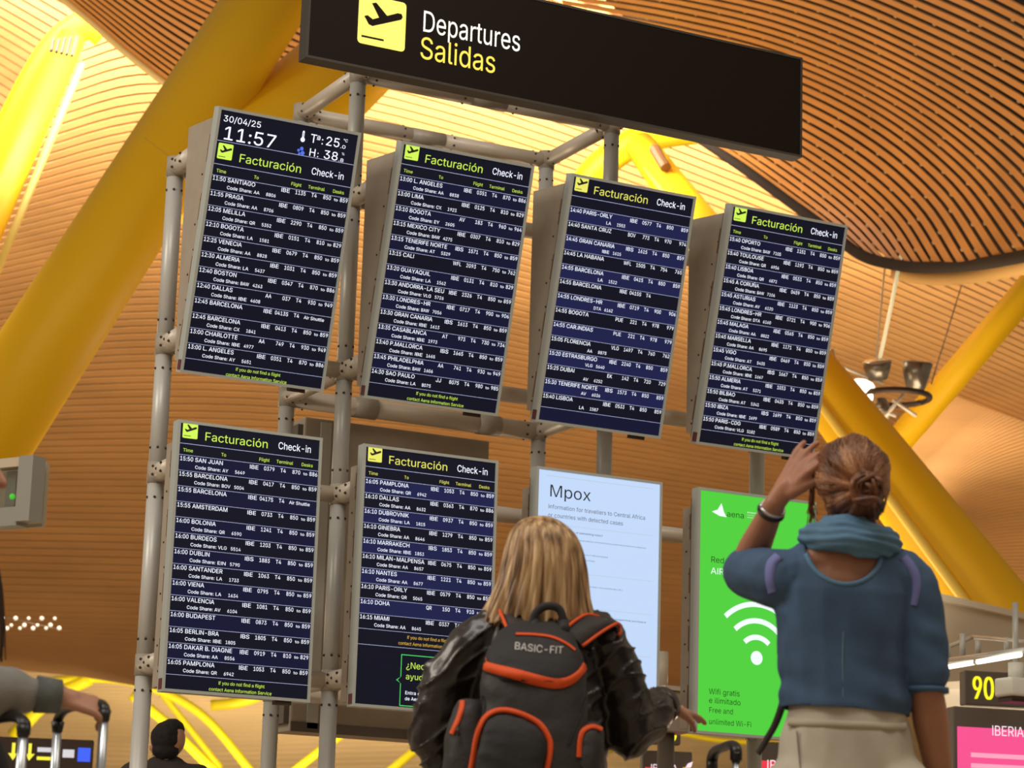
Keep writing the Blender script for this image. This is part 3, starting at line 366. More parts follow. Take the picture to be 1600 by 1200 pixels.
class Font:
    """plain grotesque letter outlines, units per 1000"""
    def __init__(s, src):
        s.src = {}; s.g = {}; s.adv = {}
        for l in src.split('\n'):
            c, a, o = l.split(' ', 2); s.src[c] = o; s.adv[c] = int(a) / 1000
        bw = 92 if src is not SRC_R else 62; s.src['I'] = '60 0,%d 0,%d 510,60 510' % (60 + bw, 60 + bw); s.adv['I'] = (bw + 110) / 1000
    def glyph(s, ch):
        if ch in s.g: return s.g[ch]
        loops = [[V((int(p.split(' ')[0]) / 1000, int(p.split(' ')[1]) / 1000, 0)) for p in l.split(',')] for l in s.src[ch].split('|')]
        pts = []; ed = []
        for l in loops:
            b = len(pts); pts += [V((p.x, p.y)) for p in l]; ed += [(b + k, b + (k + 1) % len(l)) for k in range(len(l))]
        vo, _, fo = delaunay_2d_cdt(pts, ed, [], 0, 1e-5)[:3]
        def wind(x, y):
            w = 0
            for l in loops:
                for k in range(len(l)):
                    a, b = l[k - 1], l[k]
                    if (a.y > y) != (b.y > y) and x < (b.x - a.x) * (y - a.y) / (b.y - a.y) + a.x: w += 1 if b.y > a.y else -1
            return w
        keep = [f for f in fo if wind(sum(vo[q].x for q in f) / len(f), sum(vo[q].y for q in f) / len(f))]
        s.g[ch] = ([(p.x, p.y) for p in vo], [tuple(f) for f in keep])
        return s.g[ch]
    def layout(s, t):
        out = []; x = 0.
        for ch in t:
            if ch == ' ': x += .2; continue
            if ch not in s.src: continue
            out.append((x, s.glyph(ch))); x += s.adv[ch] 
        return out, x - .05
FR = Font(SRC_R); FB = Font(SRC_B); FT = FR
CAPH = max(v[1] for v in FR.glyph('H')[0])
class Flat:
    """collects flat lettering and shapes in a local x,z plane (y = depth towards viewer is negative)"""
    def __init__(s): s.v = []; s.f = []; s.m = []; s.mats = []
    def mi(s, m):
        if m not in s.mats: s.mats.append(m)
        return s.mats.index(m)
    def poly(s, pts, m, y=0.):
        b = len(s.v); s.v += [(p[0], y, p[1]) for p in pts]; s.f.append(tuple(range(b, b + len(pts)))); s.m.append(s.mi(m))
    def rect(s, x0, z0, x1, z1, m, y=0.): s.poly([(x0, z0), (x1, z0), (x1, z1), (x0, z1)], m, y)
    def text(s, t, x, z, cap, m, width=None, font=None, align='l', y=0., shear=0.):
        font = font or FB; lay, wd = font.layout(t); k = cap / CAPH; kx = (width / wd) if width else k
        ox = x - (wd * kx if align == 'r' else wd * kx / 2 if align == 'c' else 0); i = s.mi(m)
        for gx, (vs, fs) in lay:
            b = len(s.v); s.v += [(ox + (gx + p[0]) * kx + p[1] * k * shear, y, z + p[1] * k) for p in vs]
            for f in fs: s.f.append(tuple(b + q for q in f)); s.m.append(i)
        return wd * kx
    def round_rect(s, x0, z0, x1, z1, r, m, y=0.):
        pts = []
        for cx, cz, a in ((x1 - r, z0 + r, -90), (x1 - r, z1 - r, 0), (x0 + r, z1 - r, 90), (x0 + r, z0 + r, 180)):
            for k in range(5): t = math.radians(a + k * 22.5); pts.append((cx + r * math.cos(t), cz + r * math.sin(t)))
        s.poly(pts, m, y)
    def arc(s, cx, cz, r0, r1, a0, a1, m, y=0., n=16):
        for k in range(n):
            t0, t1 = [math.radians(a0 + (a1 - a0) * q / n) for q in (k, k + 1)]
            s.poly([(cx + r0 * math.cos(t0), cz + r0 * math.sin(t0)), (cx + r1 * math.cos(t0), cz + r1 * math.sin(t0)), (cx + r1 * math.cos(t1), cz + r1 * math.sin(t1)), (cx + r0 * math.cos(t1), cz + r0 * math.sin(t1))], m, y)
    def disc(s, cx, cz, r, m, y=0., n=24): s.poly([(cx + r * math.cos(2 * PI * k / n), cz + r * math.sin(2 * PI * k / n)) for k in range(n)], m, y)
    def build(s, name, parent, thick=0):
        me = bpy.data.meshes.new(name); me.from_pydata(s.v, [], s.f); me.update()
        for mm in s.mats: me.materials.append(mm)
        me.polygons.foreach_set('material_index', s.m)
        o = bpy.data.objects.new(name, me); C.objects.link(o); o.parent = parent; return o
PLANE = [(.93,.70),(.90,.76),(.82,.76),(.60,.66),(.36,.88),(.27,.85),(.43,.59),(.30,.53),(.19,.59),(.12,.56),(.22,.41),(.30,.39),(.90,.64)]
def pictogram(F, x, z, s, m, mk, y=0.):
    F.round_rect(x, z, x + s, z + s, s * .08, m, y)
    F.poly([(x + a * s, z + b * s) for a, b in PLANE], mk, y - .0012)
    F.rect(x + .08 * s, z + .13 * s, x + .55 * s, z + .17 * s, mk, y - .0012)

# ------------------------------------------------------------------ the setting
bm = bmesh.new(); box(bm, (-60, -25, -.3), (140, 160, 0))
struct(obj('floor', bm, mat('stone_floor', (.42, .34, .24), .25, noise=(1.5, .08))))

def rows(P, D):
    out = []
    for r, dd in zip(P, D):
        n = len(r)
        out.append([un(p[0], p[1], d=(dd if not isinstance(dd, tuple) else dd[0] + (dd[1] - dd[0]) * i / (n - 1))) for i, p in enumerate(r)])
    return Surf(out)
def vault(name, S, m, mb, n, gap, th, off, label, v0=0., v1=1., power=1., nu=24, cut=1.0, clips=False):
    root = struct(backing(name, S, off, mb), label)
    f = lambda k: v0 + (v1 - v0) * (k / n) ** power
    gp = lambda k: gap if isinstance(gap, float) else gap[0] + (gap[1] - gap[0]) * k / n
    for k in range(int(n * cut)):
        bm = bmesh.new(); slat_bm(bm, S, f(k), f(k + 1), gp(k), th, nu); obj('slat', bm, m, root)
    if cut < 1:
        bm = bmesh.new()
        for k in range(int(n * cut), n): slat_bm(bm, S, f(k), f(k + 1), gp(k), th, 14)
        stuff(obj('fine_slatting', bm, m, root))
    if clips:
        bm = bmesh.new()
        for k in range(1, n):
            for q in range(8):
                u = (q + .5 + .35 * math.sin(k * 1.7 + q)) / 8; p = S.at(u, f(k)) - S.nrm(u, f(k)) * .03; ball(bm, p, .028, 1)
        stuff(obj('slat_clip_row', bm, mat('clip', (.45, .28, .12), .5), root))
    return root
# near vault, right lobe
SN = rows([
 [(985, 140), (1060, 190), (1150, 250), (1230, 308), (1290, 352), (1345, 396)],
 [(950, 85), (1060, 130), (1200, 195), (1310, 262), (1395, 335), (1448, 414)],
 [(900, 35), (1060, 70), (1220, 115), (1370, 188), (1490, 285), (1575, 402)],
 [(860, -30), (1060, 0), (1240, 45), (1420, 125), (1575, 230), (1720, 380)],
 [(840, -90), (1060, -65), (1260, -30), (1450, 45), (1640, 145), (1850, 290)],
 [(820, -160), (1060, -140), (1290, -110), (1500, -40), (1700, 60), (1950, 190)]],
 [(33, 30), (32, 29), (31, 27), (29, 24.5), (27, 22), (25, 20)])
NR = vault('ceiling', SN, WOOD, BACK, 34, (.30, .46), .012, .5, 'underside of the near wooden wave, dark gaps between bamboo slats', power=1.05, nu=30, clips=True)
# near vault, left lobe
SL = rows([
 [(50, -45), (135, 25), (212, 90), (300, 150), (405, 180)],
 [(110, -45), (195, 18), (275, 75), (350, 118), (450, 142)],
 [(190, -50), (275, 5), (350, 45), (425, 85), (500, 98)],
 [(290, -55), (370, -10), (440, 20), (505, 50), (560, 62)],
 [(400, -65), (470, -30), (530, -10), (590, 10), (640, 22)]],
 [31, 30.5, 30, 29, 28.5])
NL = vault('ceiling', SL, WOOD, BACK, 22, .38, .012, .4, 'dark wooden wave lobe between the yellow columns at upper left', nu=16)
# far vault washed by uplighters
US = [300, 500, 700, 900, 1100, 1300, 1500, 1700]; SH = [20, 40, 85, 145, 215, 290, 370, 455]
YS = [-200, 0, 200, 400, 600, 800, 1000, 1085]; AS = [1.2, 1.1, 1, .8, .5, .3, .1, .05]
LX = [[(160, -150), (225, -180)], [(140, 30), (215, 5)], [(45, 270), (180, 232)], [(-60, 460), (130, 425)], [(-160, 635), (90, 615)], [(-200, 800), (60, 802)], [(-220, 985), (60, 992)], [(-220, 1030), (60, 1048)]]
SF = rows([LX[j] + [(x, YS[j] + AS[j] * s) for x, s in zip(US, SH)] for j in range(8)],
          [37, 38, 40, 43, 47, 52, 58, 61])
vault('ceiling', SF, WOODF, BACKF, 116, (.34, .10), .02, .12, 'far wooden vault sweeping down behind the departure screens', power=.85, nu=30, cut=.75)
# upper left vault
SG = rows([[(-140, -200), (-20, -150), (100, -90), (240, -10)], [(-140, -60), (-20, 0), (100, 70), (190, 130)],
           [(-140, 80), (-20, 150), (70, 210), (160, 270)], [(-140, 240), (-40, 310), (40, 370), (110, 430)], [(-160, 420), (-60, 480), (10, 530), (60, 570)]], [44, 44, 45, 46, 47])
vault('ceiling', SG, WOODF, BACKF, 40, .20, .02, .10, 'pale slatted vault left of the slim yellow column', nu=12)
# right vault
SHh = rows([[(1404, 690), (1500, 578), (1600, 464), (1700, 350)], [(1425, 740), (1510, 660), (1600, 600), (1700, 560)],
            [(1450, 800), (1520, 760), (1600, 735), (1700, 720)], [(1480, 870), (1530, 860), (1600, 855), (1700, 855)],
            [(1500, 960), (1550, 970), (1600, 980), (1700, 990)]], [41, 41, 41, 42, 43])
vault('ceiling', SHh, WOODF, BACKF, 90, .16, .03, .05, 'smooth fine slatted vault at right behind the yellow struts', nu=12, cut=.0)
# lowest, farthest vault
SK = rows([[(x, 960 + .0000 * x) for x in (-200, 200, 600, 1000, 1400, 1800)], [(x, 1060) for x in (-200, 200, 600, 1000, 1400, 1800)],
           [(x, 1150 + 10 * math.sin(x / 200)) for x in (-200, 200, 600, 1000, 1400, 1800)], [(x, 1290) for x in (-200, 200, 600, 1000, 1400, 1800)]], [78, 80, 84, 92])
vault('ceiling', SK, WOODK, BACKF, 50, .16, .03, .05, 'pale beige vault seen below the screens, farthest away', nu=12, cut=.0)
# rim of the near vault
def fascia(S, depth, parent):
    vs = []; fs = []
    for i in range(31):
        p = S.at(i / 30, 0); n = S.nrm(i / 30, .02); vs += [p + n * .02, p - n * depth]
    for i in range(30): fs.append((2 * i, 2 * i + 2, 2 * i + 3, 2 * i + 1))
    o = obj('rim_light_block', (vs, [], fs), BACK, parent); md = o.modifiers.new('s', 'SOLIDIFY'); md.thickness = .04  # dark strip added to block light leaking in behind the slats
fascia(SN, .6, NR); fascia(SL, .6, NL)
def rim(pts, d, r, m, name='trim_1'):
    struct(tubeo(name, smooth_path([un(a, b, d=dd) for (a, b), dd in zip(pts, d)], 6), r, m, n=8))
rim([(985, 144), (1060, 194), (1150, 254), (1230, 312), (1290, 356), (1345, 398), (1400, 414), (1448, 418), (1520, 414), (1580, 404), (1700, 380)], [33, 32.5, 31.8, 31.2, 30.6, 30, 29.5, 29, 28, 26.5, 24], .07, BACK)
rim([(1400, 424), (1460, 432), (1530, 428), (1620, 410), (1720, 380)], [30.4, 30, 29.5, 28, 27], .11, mat('rim_cove', (.62, .36, .12), .5), 'trim_2')
rim([(40, -50), (135, 28), (212, 94), (300, 155), (405, 185)], [31, 31, 31, 31, 31], .05, mat('rim_edge', (.7, .5, .2), .5), 'trim_3')

# ------------------------------------------------------------------ yellow columns
def column(a, b, ra, rb, label, m=YEL, extra=None, name='roof_column', n=28, flat=1.):
    a, b = V(a), V(b); o = empty(name, a); tag(o, label, 'column')
    tubeo('shaft', [V((0, 0, 0)), (b - a) * .5, b - a], [ra, (ra + rb) / 2, rb], m, o, n, flat)
    return o
c1 = column(un(-95, 800, d=21), un(470, -80, d=24), .47, .44, 'huge slanting yellow steel column at upper left', flat=.85)
tubeo('weld_seam', [un(225, 215, d=21.9) - c1.location, un(300, 270, d=21.9) - c1.location], .006, mat('weld', (.7, .42, .02), .5), c1, 6)
c1b = column(un(330, 300, d=22.6), un(620, 30, d=26), .50, .45, 'second yellow strut slanting up behind the large black sign', name='roof_strut')
c2 = column(un(-150, 640, d=31), un(112, 60, d=35), .27, .19, 'slim yellow column under the pale vault at top left corner')
tubeo('side_fin', smooth_path([V(un(a, b, d=35.2)) - c2.location for a, b in ((-30, 300), (20, 190), (62, 110), (100, 60), (140, 38), (162, 52))], 5), [.10] * 26, YELB, c2, 10, 2.2)
tubeo('light_edge', [un(-60, 560, d=31.4) - c2.location, un(128, 100, d=34.8) - c2.location], .05, mat('edge_ochre', (.6, .42, .10), .5, spec=.2), c2, 8)
bm = bmesh.new()
for k in range(5): tube(bm, [un(84 + k * 9, 62 - k * 1, d=33.6) - c2.location, un(80 + k * 8, 80 + k * 2, d=33.4) - c2.location], .03, 6)
obj('bracket', bm, BOLT, c2)
c3 = column(un(1640, 1070, d=24), un(1000, 228, d=33), .43, .20, 'long yellow column slanting down to the right behind the fourth screen')
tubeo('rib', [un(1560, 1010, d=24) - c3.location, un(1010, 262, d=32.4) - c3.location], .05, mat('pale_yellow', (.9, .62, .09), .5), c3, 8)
tubeo('arm', smooth_path([un(a, b, d=33.5) - c3.location for a, b in ((905, 300), (935, 262), (985, 226), (1040, 208), (1110, 200))], 5), .20, YELB, c3, 12)
bm = bmesh.new(); tube(bm, [un(1022, 232, d=32.2) - c3.location, un(1040, 262, d=31.9) - c3.location], .07, 8); obj('joint_pin', bm, HINGE, c3)
c4 = column(un(1385, 712, d=33), un(1690, 355, d=33), .19, .20, 'flat yellow strut rising to the right edge above the right vault', name='roof_strut', n=4)
for pts, r, d, lab in ((((60, 1068), (130, 1060), (200, 1064), (270, 1088), (330, 1130), (400, 1215)), .13, 62, 'thin pale yellow arch far away behind the left suitcase handles'),
                    (((205, 1085), (260, 1130), (340, 1210)), .14, 60, 'far yellow strut crossing below the left screens'),
                    (((250, 1080), (290, 1130), (345, 1200)), .10, 64, 'thin far yellow strut just left of the dark-haired man'),
                    (((560, 1130), (510, 1165), (450, 1212)), .12, 60, 'far pale yellow strut below the second lower screen'),
                    (((690, 1140), (655, 1167), (600, 1212)), .12, 60, 'far pale yellow strut by the elbow of the leather jacket'),
                    (((330, 1102), (370, 1098), (420, 1080), (470, 1040)), .16, 63, 'far yellow arch ending below the lower left screen'),
                    (((20, 1150), (80, 1090), (140, 1060)), .2, 62, 'far yellow strut above the dark sign at lower left'),
                    (((900, 1190), (960, 1160), (1050, 1100)), .2, 58, 'far yellow strut between the jacket and the green screen'),
                    (((1060, 1146), (1130, 1158), (1240, 1162)), .06, 50, 'narrow yellow band under the green screen')):
    d += 8; P = [un(a, b, d=d) for a, b in pts]; o = tag(empty('roof_strut', P[0]), lab, 'strut')
    tubeo('shaft', smooth_path([p - P[0] for p in P], 5), r, YELB, o, 10)

# ------------------------------------------------------------------ display frame
YF, YB = .40, 1.14
XL, X2, X3, XR = .05, 1.0, 2.5, 3.45
ZT = 4.87
LV = [un(271, 262, y=YF).z, un(262, 540, y=YF).z, un(248, 740, y=YF).z, un(232, 1040, y=YF).z]
fr = tag(empty('display_frame', (1.75, .77, 0)), 'grey and beige bolted tube frame carrying the flight screens', 'frame')
O = V((1.75, .77, 0)); TR = .041
boltbm = bmesh.new()
def bolts(p, q, r=TR):
    p, q = V(p), V(q); d = (q - p).normalized(); s, t = frame_of(d)
    for e, dd in ((p, d), (q, -d)):
        for k in range(6):
            a = k * PI / 3 + .4
            ball(boltbm, e + dd * .09 + (s * math.cos(a) + t * math.sin(a)) * r - O, .0075, 1)
def ft(name, p, q, m=TUBE, r=TR, bl=True):
    tubeo(name, [V(p) - O, V(q) - O], r, m, fr, 20)
    if bl: bolts(p, q, r)
def post(x, y, top, cuts):
    zs = [0] + sorted(cuts) + [top]
    for a, b in zip(zs, zs[1:]):
        if b - a > .02: ft('post', (x, y, a + (.03 if a else 0)), (x, y, b - .03), TUBEG)
    for c in cuts + [top]:
        tubeo('collar', [V((x, y, c - .05)) - O, V((x, y, c + .05)) - O], TR * 1.12, COLLAR, fr, 18)
    tubeo('foot_plate', [V((x, y, 0)) - O, V((x, y, .015)) - O], .11, TUBEG, fr, 20)
post(XL, YF, LV[0], LV[1:]); post(XR, YF, LV[0], LV[1:])
post(X2, YF, ZT, LV); post(X3, YF, ZT, LV)
ZM = un(454, 622, y=YB).z
ZB = un(500, 1060, y=YF).z
post(X2, YB, ZT, [ZM, LV[3]]); post(X3, YB, ZT, [ZM, LV[3]])
for y in (YF, YB):
    ft('rail', (X2, y, ZT), ((X2 + X3) / 2 - .06, y, ZT)); ft('rail', ((X2 + X3) / 2 + .06, y, ZT), (X3, y, ZT))
    tubeo('collar', [V(((X2 + X3) / 2 - .1, y, ZT)) - O, V(((X2 + X3) / 2 + .1, y, ZT)) - O], TR * 1.05, COLLAR, fr, 18)
for x in (X2, X3):
    ft('crossbar', (x, YF, ZT), (x, YB, ZT)); ft('crossbar', (x, YF, ZM), (x, YB, ZM)); ft('crossbar', (x, YF, LV[3]), (x, YB, LV[3]))
    ft('sign_bracket', (x, YF, ZT), (x, -.15, ZT)); tubeo('hanger', [V((x, -.15, ZT)) - O, V((x, -.205, ZT)) - O], .034, COLLAR, fr)
ft('rail', (X2, YB, ZM), (X3, YB, ZM), r=.05)
for xx in (X2 + .38, X3 - .38):
    tubeo('collar', [V((xx, YB, ZM)) - O, V((xx + .13, YB, ZM)) - O], .057, COLLAR, fr, 18)
ft('rail', (X2, YB, LV[3]), (X3, YB, LV[3]))
for z in LV:
    for a, b in ((XL, X2), (X2, X3), (X3, XR)): ft('rail', (a + .03, YF, z), (b - .03, YF, z))
    for x in (XL, X2, X3, XR): ft('stub', (x, YF, z), (x, .175, z), r=.046, bl=False)
    for x in (XL, X2, X3, XR):
        for dz, dy in ((.0, .0), (.02, .05), (-.02, .05), (.02, -.06), (-.02, -.06)):
            ball(boltbm, V((x - .045, YF - .12 + dy, z + dz)) - O, .008, 1)
stuff(obj('bolt_heads', boltbm, BOLT, fr))
# rear housing of the display that faces the other way
rb = tag(empty('rear_display', (1.15, 1.24, 1.58)), 'back of a grey display that faces away inside the frame', 'display')
bxo('housing', (0, 0, 0), (1.1, .22, 1.66), CAB, rb, .01)
bxo('side_flange', (-.03, .02, .04), (.0, .16, 1.62), CABD, rb)
bxo('panel_rib', (.09, -.012, .02), (.15, -.0005, 1.64), TUBEG, rb)
bxo('bottom_flange', (0, -.012, .0), (1.1, -.0005, .05), CABD, rb)

# ------------------------------------------------------------------ flight displays
W, H = .73, 1.26; T = .2519
def display(k, row, label, cat='display', screen=SCR):
    if row: o = empty('flight_display', (.0107 + k * .9453, .0454, 3.1003), (T, 0, 0))
    else: o = empty('flight_display', (k * .9453, 0, 1.607))
    tag(o, label, cat, 'portrait screens on the tube frame')
    bm = bmesh.new(); b = .014
    for a, c in (((0, 0, 0), (b, .065, H)), ((W - b, 0, 0), (W, .065, H)), ((b, 0, 0), (W - b, .065, b)), ((b, 0, H - b), (W - b, .065, H))): box(bm, a, c)
    obj('bezel', bm, BEZ, o)
    def yb(z): return (.17 - .0454 + z * math.sin(T)) / math.cos(T) if row else .17
    z0, z1 = (.03 if not row else .05), H - .09
    x0, x1 = .012, W - .012; prof = [(.066, z0), (yb(z0), z0), (yb(z1), z1), (.066, z1 + (.045 if row else 0))]
    bm = bmesh.new()
    A = [bm.verts.new((x0, p[0], p[1])) for p in prof]; B = [bm.verts.new((x1, p[0], p[1])) for p in prof]
    bm.faces.new(A); bm.faces.new(list(reversed(B)))
    for i in range(4): bm.faces.new((A[i], B[i], B[(i + 1) % 4], A[(i + 1) % 4]))
    bmesh.ops.recalc_face_normals(bm, faces=bm.faces); obj('cabinet', bm, CAB, o)
    bxo('rear_frame', (.004, .0655, .03), (x1, .078, H - .05), CABD, o)
    for z in (.12, .42, .72, 1.0): bxo('hinge', (x0 - .006, .079, z), (x0 - .0005, .093, z + .13), HINGE, o)
    bm = bmesh.new()
    for i in range(9): ball(bm, (x0, .10 + (.03 * (i % 2)), .1 + i * .12), .006, 1)
    stuff(obj('rivets', bm, BOLT, o))
    bxo('sensor', (.56, .01, -.018), (.64, .05, -.0005), BOLT, o)
    bxo('red_tag', (-.0035, .006, .012), (-.0005, .045, .06), mat('tag_red', (.12, .02, .02), .5), o)
    s = bxo('screen', (b, .006, b), (W - b, .06, H - b), screen, o)
    s['label'] = 'glowing screen surface'
    return o, s
def rowz(v): return H * (1 - v)
def header(F, v0, ymat, labels=True, icon=True):
    """title block whose line sits at v0+.087"""
    zz = rowz(v0)
    pictogram(F, .026, zz - .083, .074, ymat, TXK)
    F.text('Facturación', .134, zz - .083, .039, ymat, .318, FB)
    F.text('Check-in', .505, zz - .079, .033, TXW, .168, FR)
    F.rect(.016, rowz(v0 + .0873), .716, rowz(v0 + .0856), TXL)
    if labels:
        for t, x, wd in (('Time', .033, .048), ('To', .222, .024), ('Flight', .412, .052), ('Terminal', .50, .084), ('Desks', .628, .058)):
            F.text(t, x, rowz(v0 + .087 + .030), .0155, ymat, wd, FB)
    F.rect(.016, rowz(v0 + .130), .716, rowz(v0 + .1285), TXL)
KC = .165 / FB.layout('BARCELONA')[1]
def flights(scr, v0, data, plain=False, hi=None):
    p = .0576
    for i, r in enumerate(data):
        F = Flat(); v = v0 + p * i; y = 0.
        if hi and i % 2 == 0: F.rect(.016, rowz(v + p - .001), .716, rowz(v + .001), hi, .0006)
        tm, city, cs, fl, dk = r.split('|')
        z = rowz(v + .0205)
        F.text(tm, .019, z, .0195, TXW, .066, FB)
        F.text(city, .094, z, .0195, TXW, FB.layout(city)[1] * KC, FB)
        if cs:
            c = cs.split(' '); zc = rowz(v + .0465)
            if not plain: F.text('Code Share:', .096, zc, .0155, TXW, .127, FR)
            F.text(c[0], .232, zc, .0155, TXW, min(.0142 * len(c[0]), .044), FR); F.text(c[1], .344, zc, .0155, TXW, .05, FR, 'r')
        a, n = fl.split(' ')
        F.text(a, .366, z, .0185, TXW, .0155 * len(a) - .002, FB)
        F.text(n, .493, z, .0185, TXW, .0137 * len(n), FB, 'r')
        F.text('T4', .522, z, .0185, TXW, .028, FB)
        if dk == 'S': F.text('Air Shuttle', .575, z - .001, .0155, TXW, .105, FB)
        elif dk:
            d1, d2 = dk.split('-')
            F.text(d1, .583, z, .0185, TXW, .041, FB)
            if not plain: F.text('to', .640, z, .0128, TXW, .02, FB)
            F.text(d2, .712, z, .0185, TXW, .042, FB, 'r')
        F.rect(.016, rowz(v + p + .0008), .716, rowz(v + p - .0006), TXL, -.0004)
        o = F.build('flight_row', scr); o.location.y = .004
def helpt(F, v, m):
    F.text('If you do not find a flight', .385, rowz(v + .012), .0150, m, .227, FB, 'c')
    F.text('contact Aena Information Service', .381, rowz(v + .036), .0150, m, .309, FB, 'c')
D1 = """11:50|SANTIAGO|AA 8806|IBE 1135|850-859
11:55|PRAGA|AA 8706|IBE 0809|850-859
12:05|MELILLA|QR 5352|IBE 2290|850-859
12:10|BOGOTA|LA 1581|IBE 0151|810-829
12:25|VENECIA|AA 8828|IBE 0679|850-859
12:30|ALMERIA|LA 5437|IBE 1031|850-859
12:40|BOSTON|BAW 4263|IBE 0347|870-886
12:40|DALLAS|IBE 4608|AA 037|930-949
12:45|BARCELONA||IBE 0413S|S
12:45|BARCELONA|CX 1841|IBE 0413|850-859
13:00|CHARLOTTE|IBE 4977|AA 749|930-949
13:00|L. ANGELES|AY 5651|IBE 0351|870-886"""
D2 = """13:00|L. ANGELES|AA 8838|IBE 0351|870-886
13:00|LIMA|CX 1923|IBE 0125|810-829
13:10|BOGOTA|EY 2605|AV 183|960-964
13:15|MEXICO CITY|BAW 4275|IBE 0307|810-829
13:15|TENERIFE NORTE|AT 5329|IBS 1571|850-859
13:15|CALI||WFL 2093|750-762
13:20|GUAYAQUIL|LA 1562|IBE 0131|810-829
13:30|ANDORRA-LA SEU|VLG 5726|IBE 2326|850-859
13:30|LONDRES-HR|BAW 7056|IBE 0717|900-906
13:30|GRAN CANARIA|IBE 1613|IBS 1613|850-859
13:35|CASABLANCA|IBE 1973|AT 973|730-734
13:40|P.MALLORCA|IBE 1665|IBS 1665|850-859
13:45|PHILADELPHIA|BAW 1606|AA 741|930-949
14:30|SAO PAULO|LA 8075|JJ 8075|980-985"""
D3 = """14:40|PARIS-ORLY|LA 1553|IBE 0577|850-859
14:40|SANTA CRUZ||BOV 773|970-974
14:45|GRAN CANARIA|IBE 1615|IBS 1615|850-859
14:45|LA HABANA||WFL 1505|754-765
14:55|BARCELONA|LA 1522|IBE 0415|850-859
14:55|BARCELONA||IBE 0415S|
14:55|LONDRES-HR|DTA 6162|IBE 0719|900-906
14:55|BOGOTA||PUE 221|978-979
14:55|CAR.INDIAS||PUE 221|978-979
15:05|FLORENCIA|AA 8875|VLG 1497|760-762
15:20|ESTRASBURGO|VLG 5640|IBE 2240|850-859
15:25|DUBAI|AV 6252|EK 142|720-729
15:30|TENERIFE NORTE|AV 6036|IBS 1573|850-859
15:40|LISBOA|LA 1587|IBE 0533|850-859"""
D4 = """15:40|OPORTO|BAW 7105|IBE 1151|850-859
15:40|TOULOUSE|QR 6956|IBE 1193|850-859
15:40|LISBOA|QR 6872|IBE 0533|850-859
15:45|A CORUÑA|BAW 7106|IBE 0459|850-859
15:45|ASTURIAS|AV 6120|IBE 1123|850-859
15:45|LONDRES-HR|DTA 6160|IBE 0721|900-906
15:45|MALAGA|AA 8822|IBE 0565|850-859
15:45|MARSELLA|AA 8695|IBE 1171|850-859
15:45|VIGO|AT 5435|IBE 0469|850-859
15:45|P.MALLORCA|IBE 1667|IBS 1667|850-859
15:50|ALMERIA|AT 5371|IBE 1033|850-859
15:50|BILBAO|AT 5343|IBE 0435|850-859
15:50|IBIZA|IBE 1699|IBS 1699|850-859
15:50|PARIS-CDG|VLG 5182|IBE 0589|850-859"""
D5 = """15:50|SAN JUAN|AY 5649|IBE 0379|870-886
15:55|BARCELONA|BOV 5004|IBE 0417|850-859
15:55|BARCELONA||IBE 0417S|S
15:55|AMSTERDAM||IBE 0733|850-859
16:00|BOLONIA|QR 6590|IBE 1241|850-859
16:00|BURDEOS|VLG 5514|IBE 1203|850-859
16:00|DUBLIN|EIN 5790|IBS 1883|850-859
16:00|SANTANDER|LA 1733|IBE 1063|850-859
16:00|VIENA|LA 1634|IBE 0795|850-859
16:00|VALENCIA|AV 6104|IBE 1081|850-859
16:00|BUDAPEST||IBE 0873|850-859
16:05|BERLIN-BRA|IBE 1805|IBS 1805|850-859
16:05|DAKAR B. DIAGNE|AA 8556|IBE 0919|810-829
16:05|PAMPLONA|QR 6942|IBE 1053|850-859"""
D6 = """16:05|PAMPLONA|QR 6942|IBE 1053|850-859
16:10|DALLAS|AA 8632|IBE 0363|870-886
16:10|DUBROVNIK|LA 1815|IBE 0937|850-859
16:10|GINEBRA|AA 8646|IBE 1279|850-859
16:10|MARRAKECH|IBE 1853|IBS 1853|850-859
16:10|MILAN-MALPENSA|AA 8657|IBE 0675|850-859
16:10|NANTES|AA 8677|IBE 1221|850-859
16:10|PARIS-ORLY|QR 5065|IBE 0579|850-859
16:10|DOHA||QR 150|910-914
16:15|MIAMI|AA 8645|IBE 0337|"""
def put(F, scr, name='header_print'):
    o = F.build(name, scr); o.location.y = .004; return o
# 1
d, s = display(0, 1, 'upper screen showing date 30/04/25 and clock 11:57 above its flights')
F = Flat()
F.text('30/04/25', .03, rowz(.052), .0285, TXW, .19, FR)
F.text('11:57', .036, rowz(.118), .062, TXW, .27, FR)
F.text('T', .475, rowz(.07), .040, TXW, .032, FR); F.text('a', .508, rowz(.052), .020, TXW, .018, FR); F.rect(.508, rowz(.056), .526, rowz(.054), TXW)
F.text(':', .532, rowz(.07), .036, TXW, None, FR); F.text('25', .553, rowz(.07), .042, TXW, .075, FR); F.text('.0', .632, rowz(.071), .016, TXW, .028, FR); F.text('°C', .645, rowz(.045), .014, TXW, .022, FR)
F.text('H', .478, rowz(.121), .036, TXW, .034, FR); F.text(':', .52, rowz(.121), .030, TXW, None, FR); F.text('38', .553, rowz(.121), .040, TXW, .075, FR); F.text('.8', .632, rowz(.122), .016, TXW, .028, FR); F.text('%', .645, rowz(.096), .012, TXW, .016, FR)
F.disc(.438, rowz(.066), .011, TXW); F.rect(.433, rowz(.066), .443, rowz(.036), TXW); F.disc(.438, rowz(.036), .005, TXW); F.rect(.4365, rowz(.055), .4395, rowz(.038), TXK, -.001)
for x, v, r in ((.425, .108, .007), (.440, .100, .009), (.447, .116, .010), (.431, .120, .006)): F.disc(x, rowz(v), r, TXBL)
F.rect(.016, rowz(.1262), .716, rowz(.1245), TXL)
put(F, s, 'clock_print'); F = Flat(); header(F, .126, TXG); put(F, s); F = Flat(); helpt(F, .953, TXG); put(F, s, 'help_text'); flights(s, .2525, D1.split('\n'))
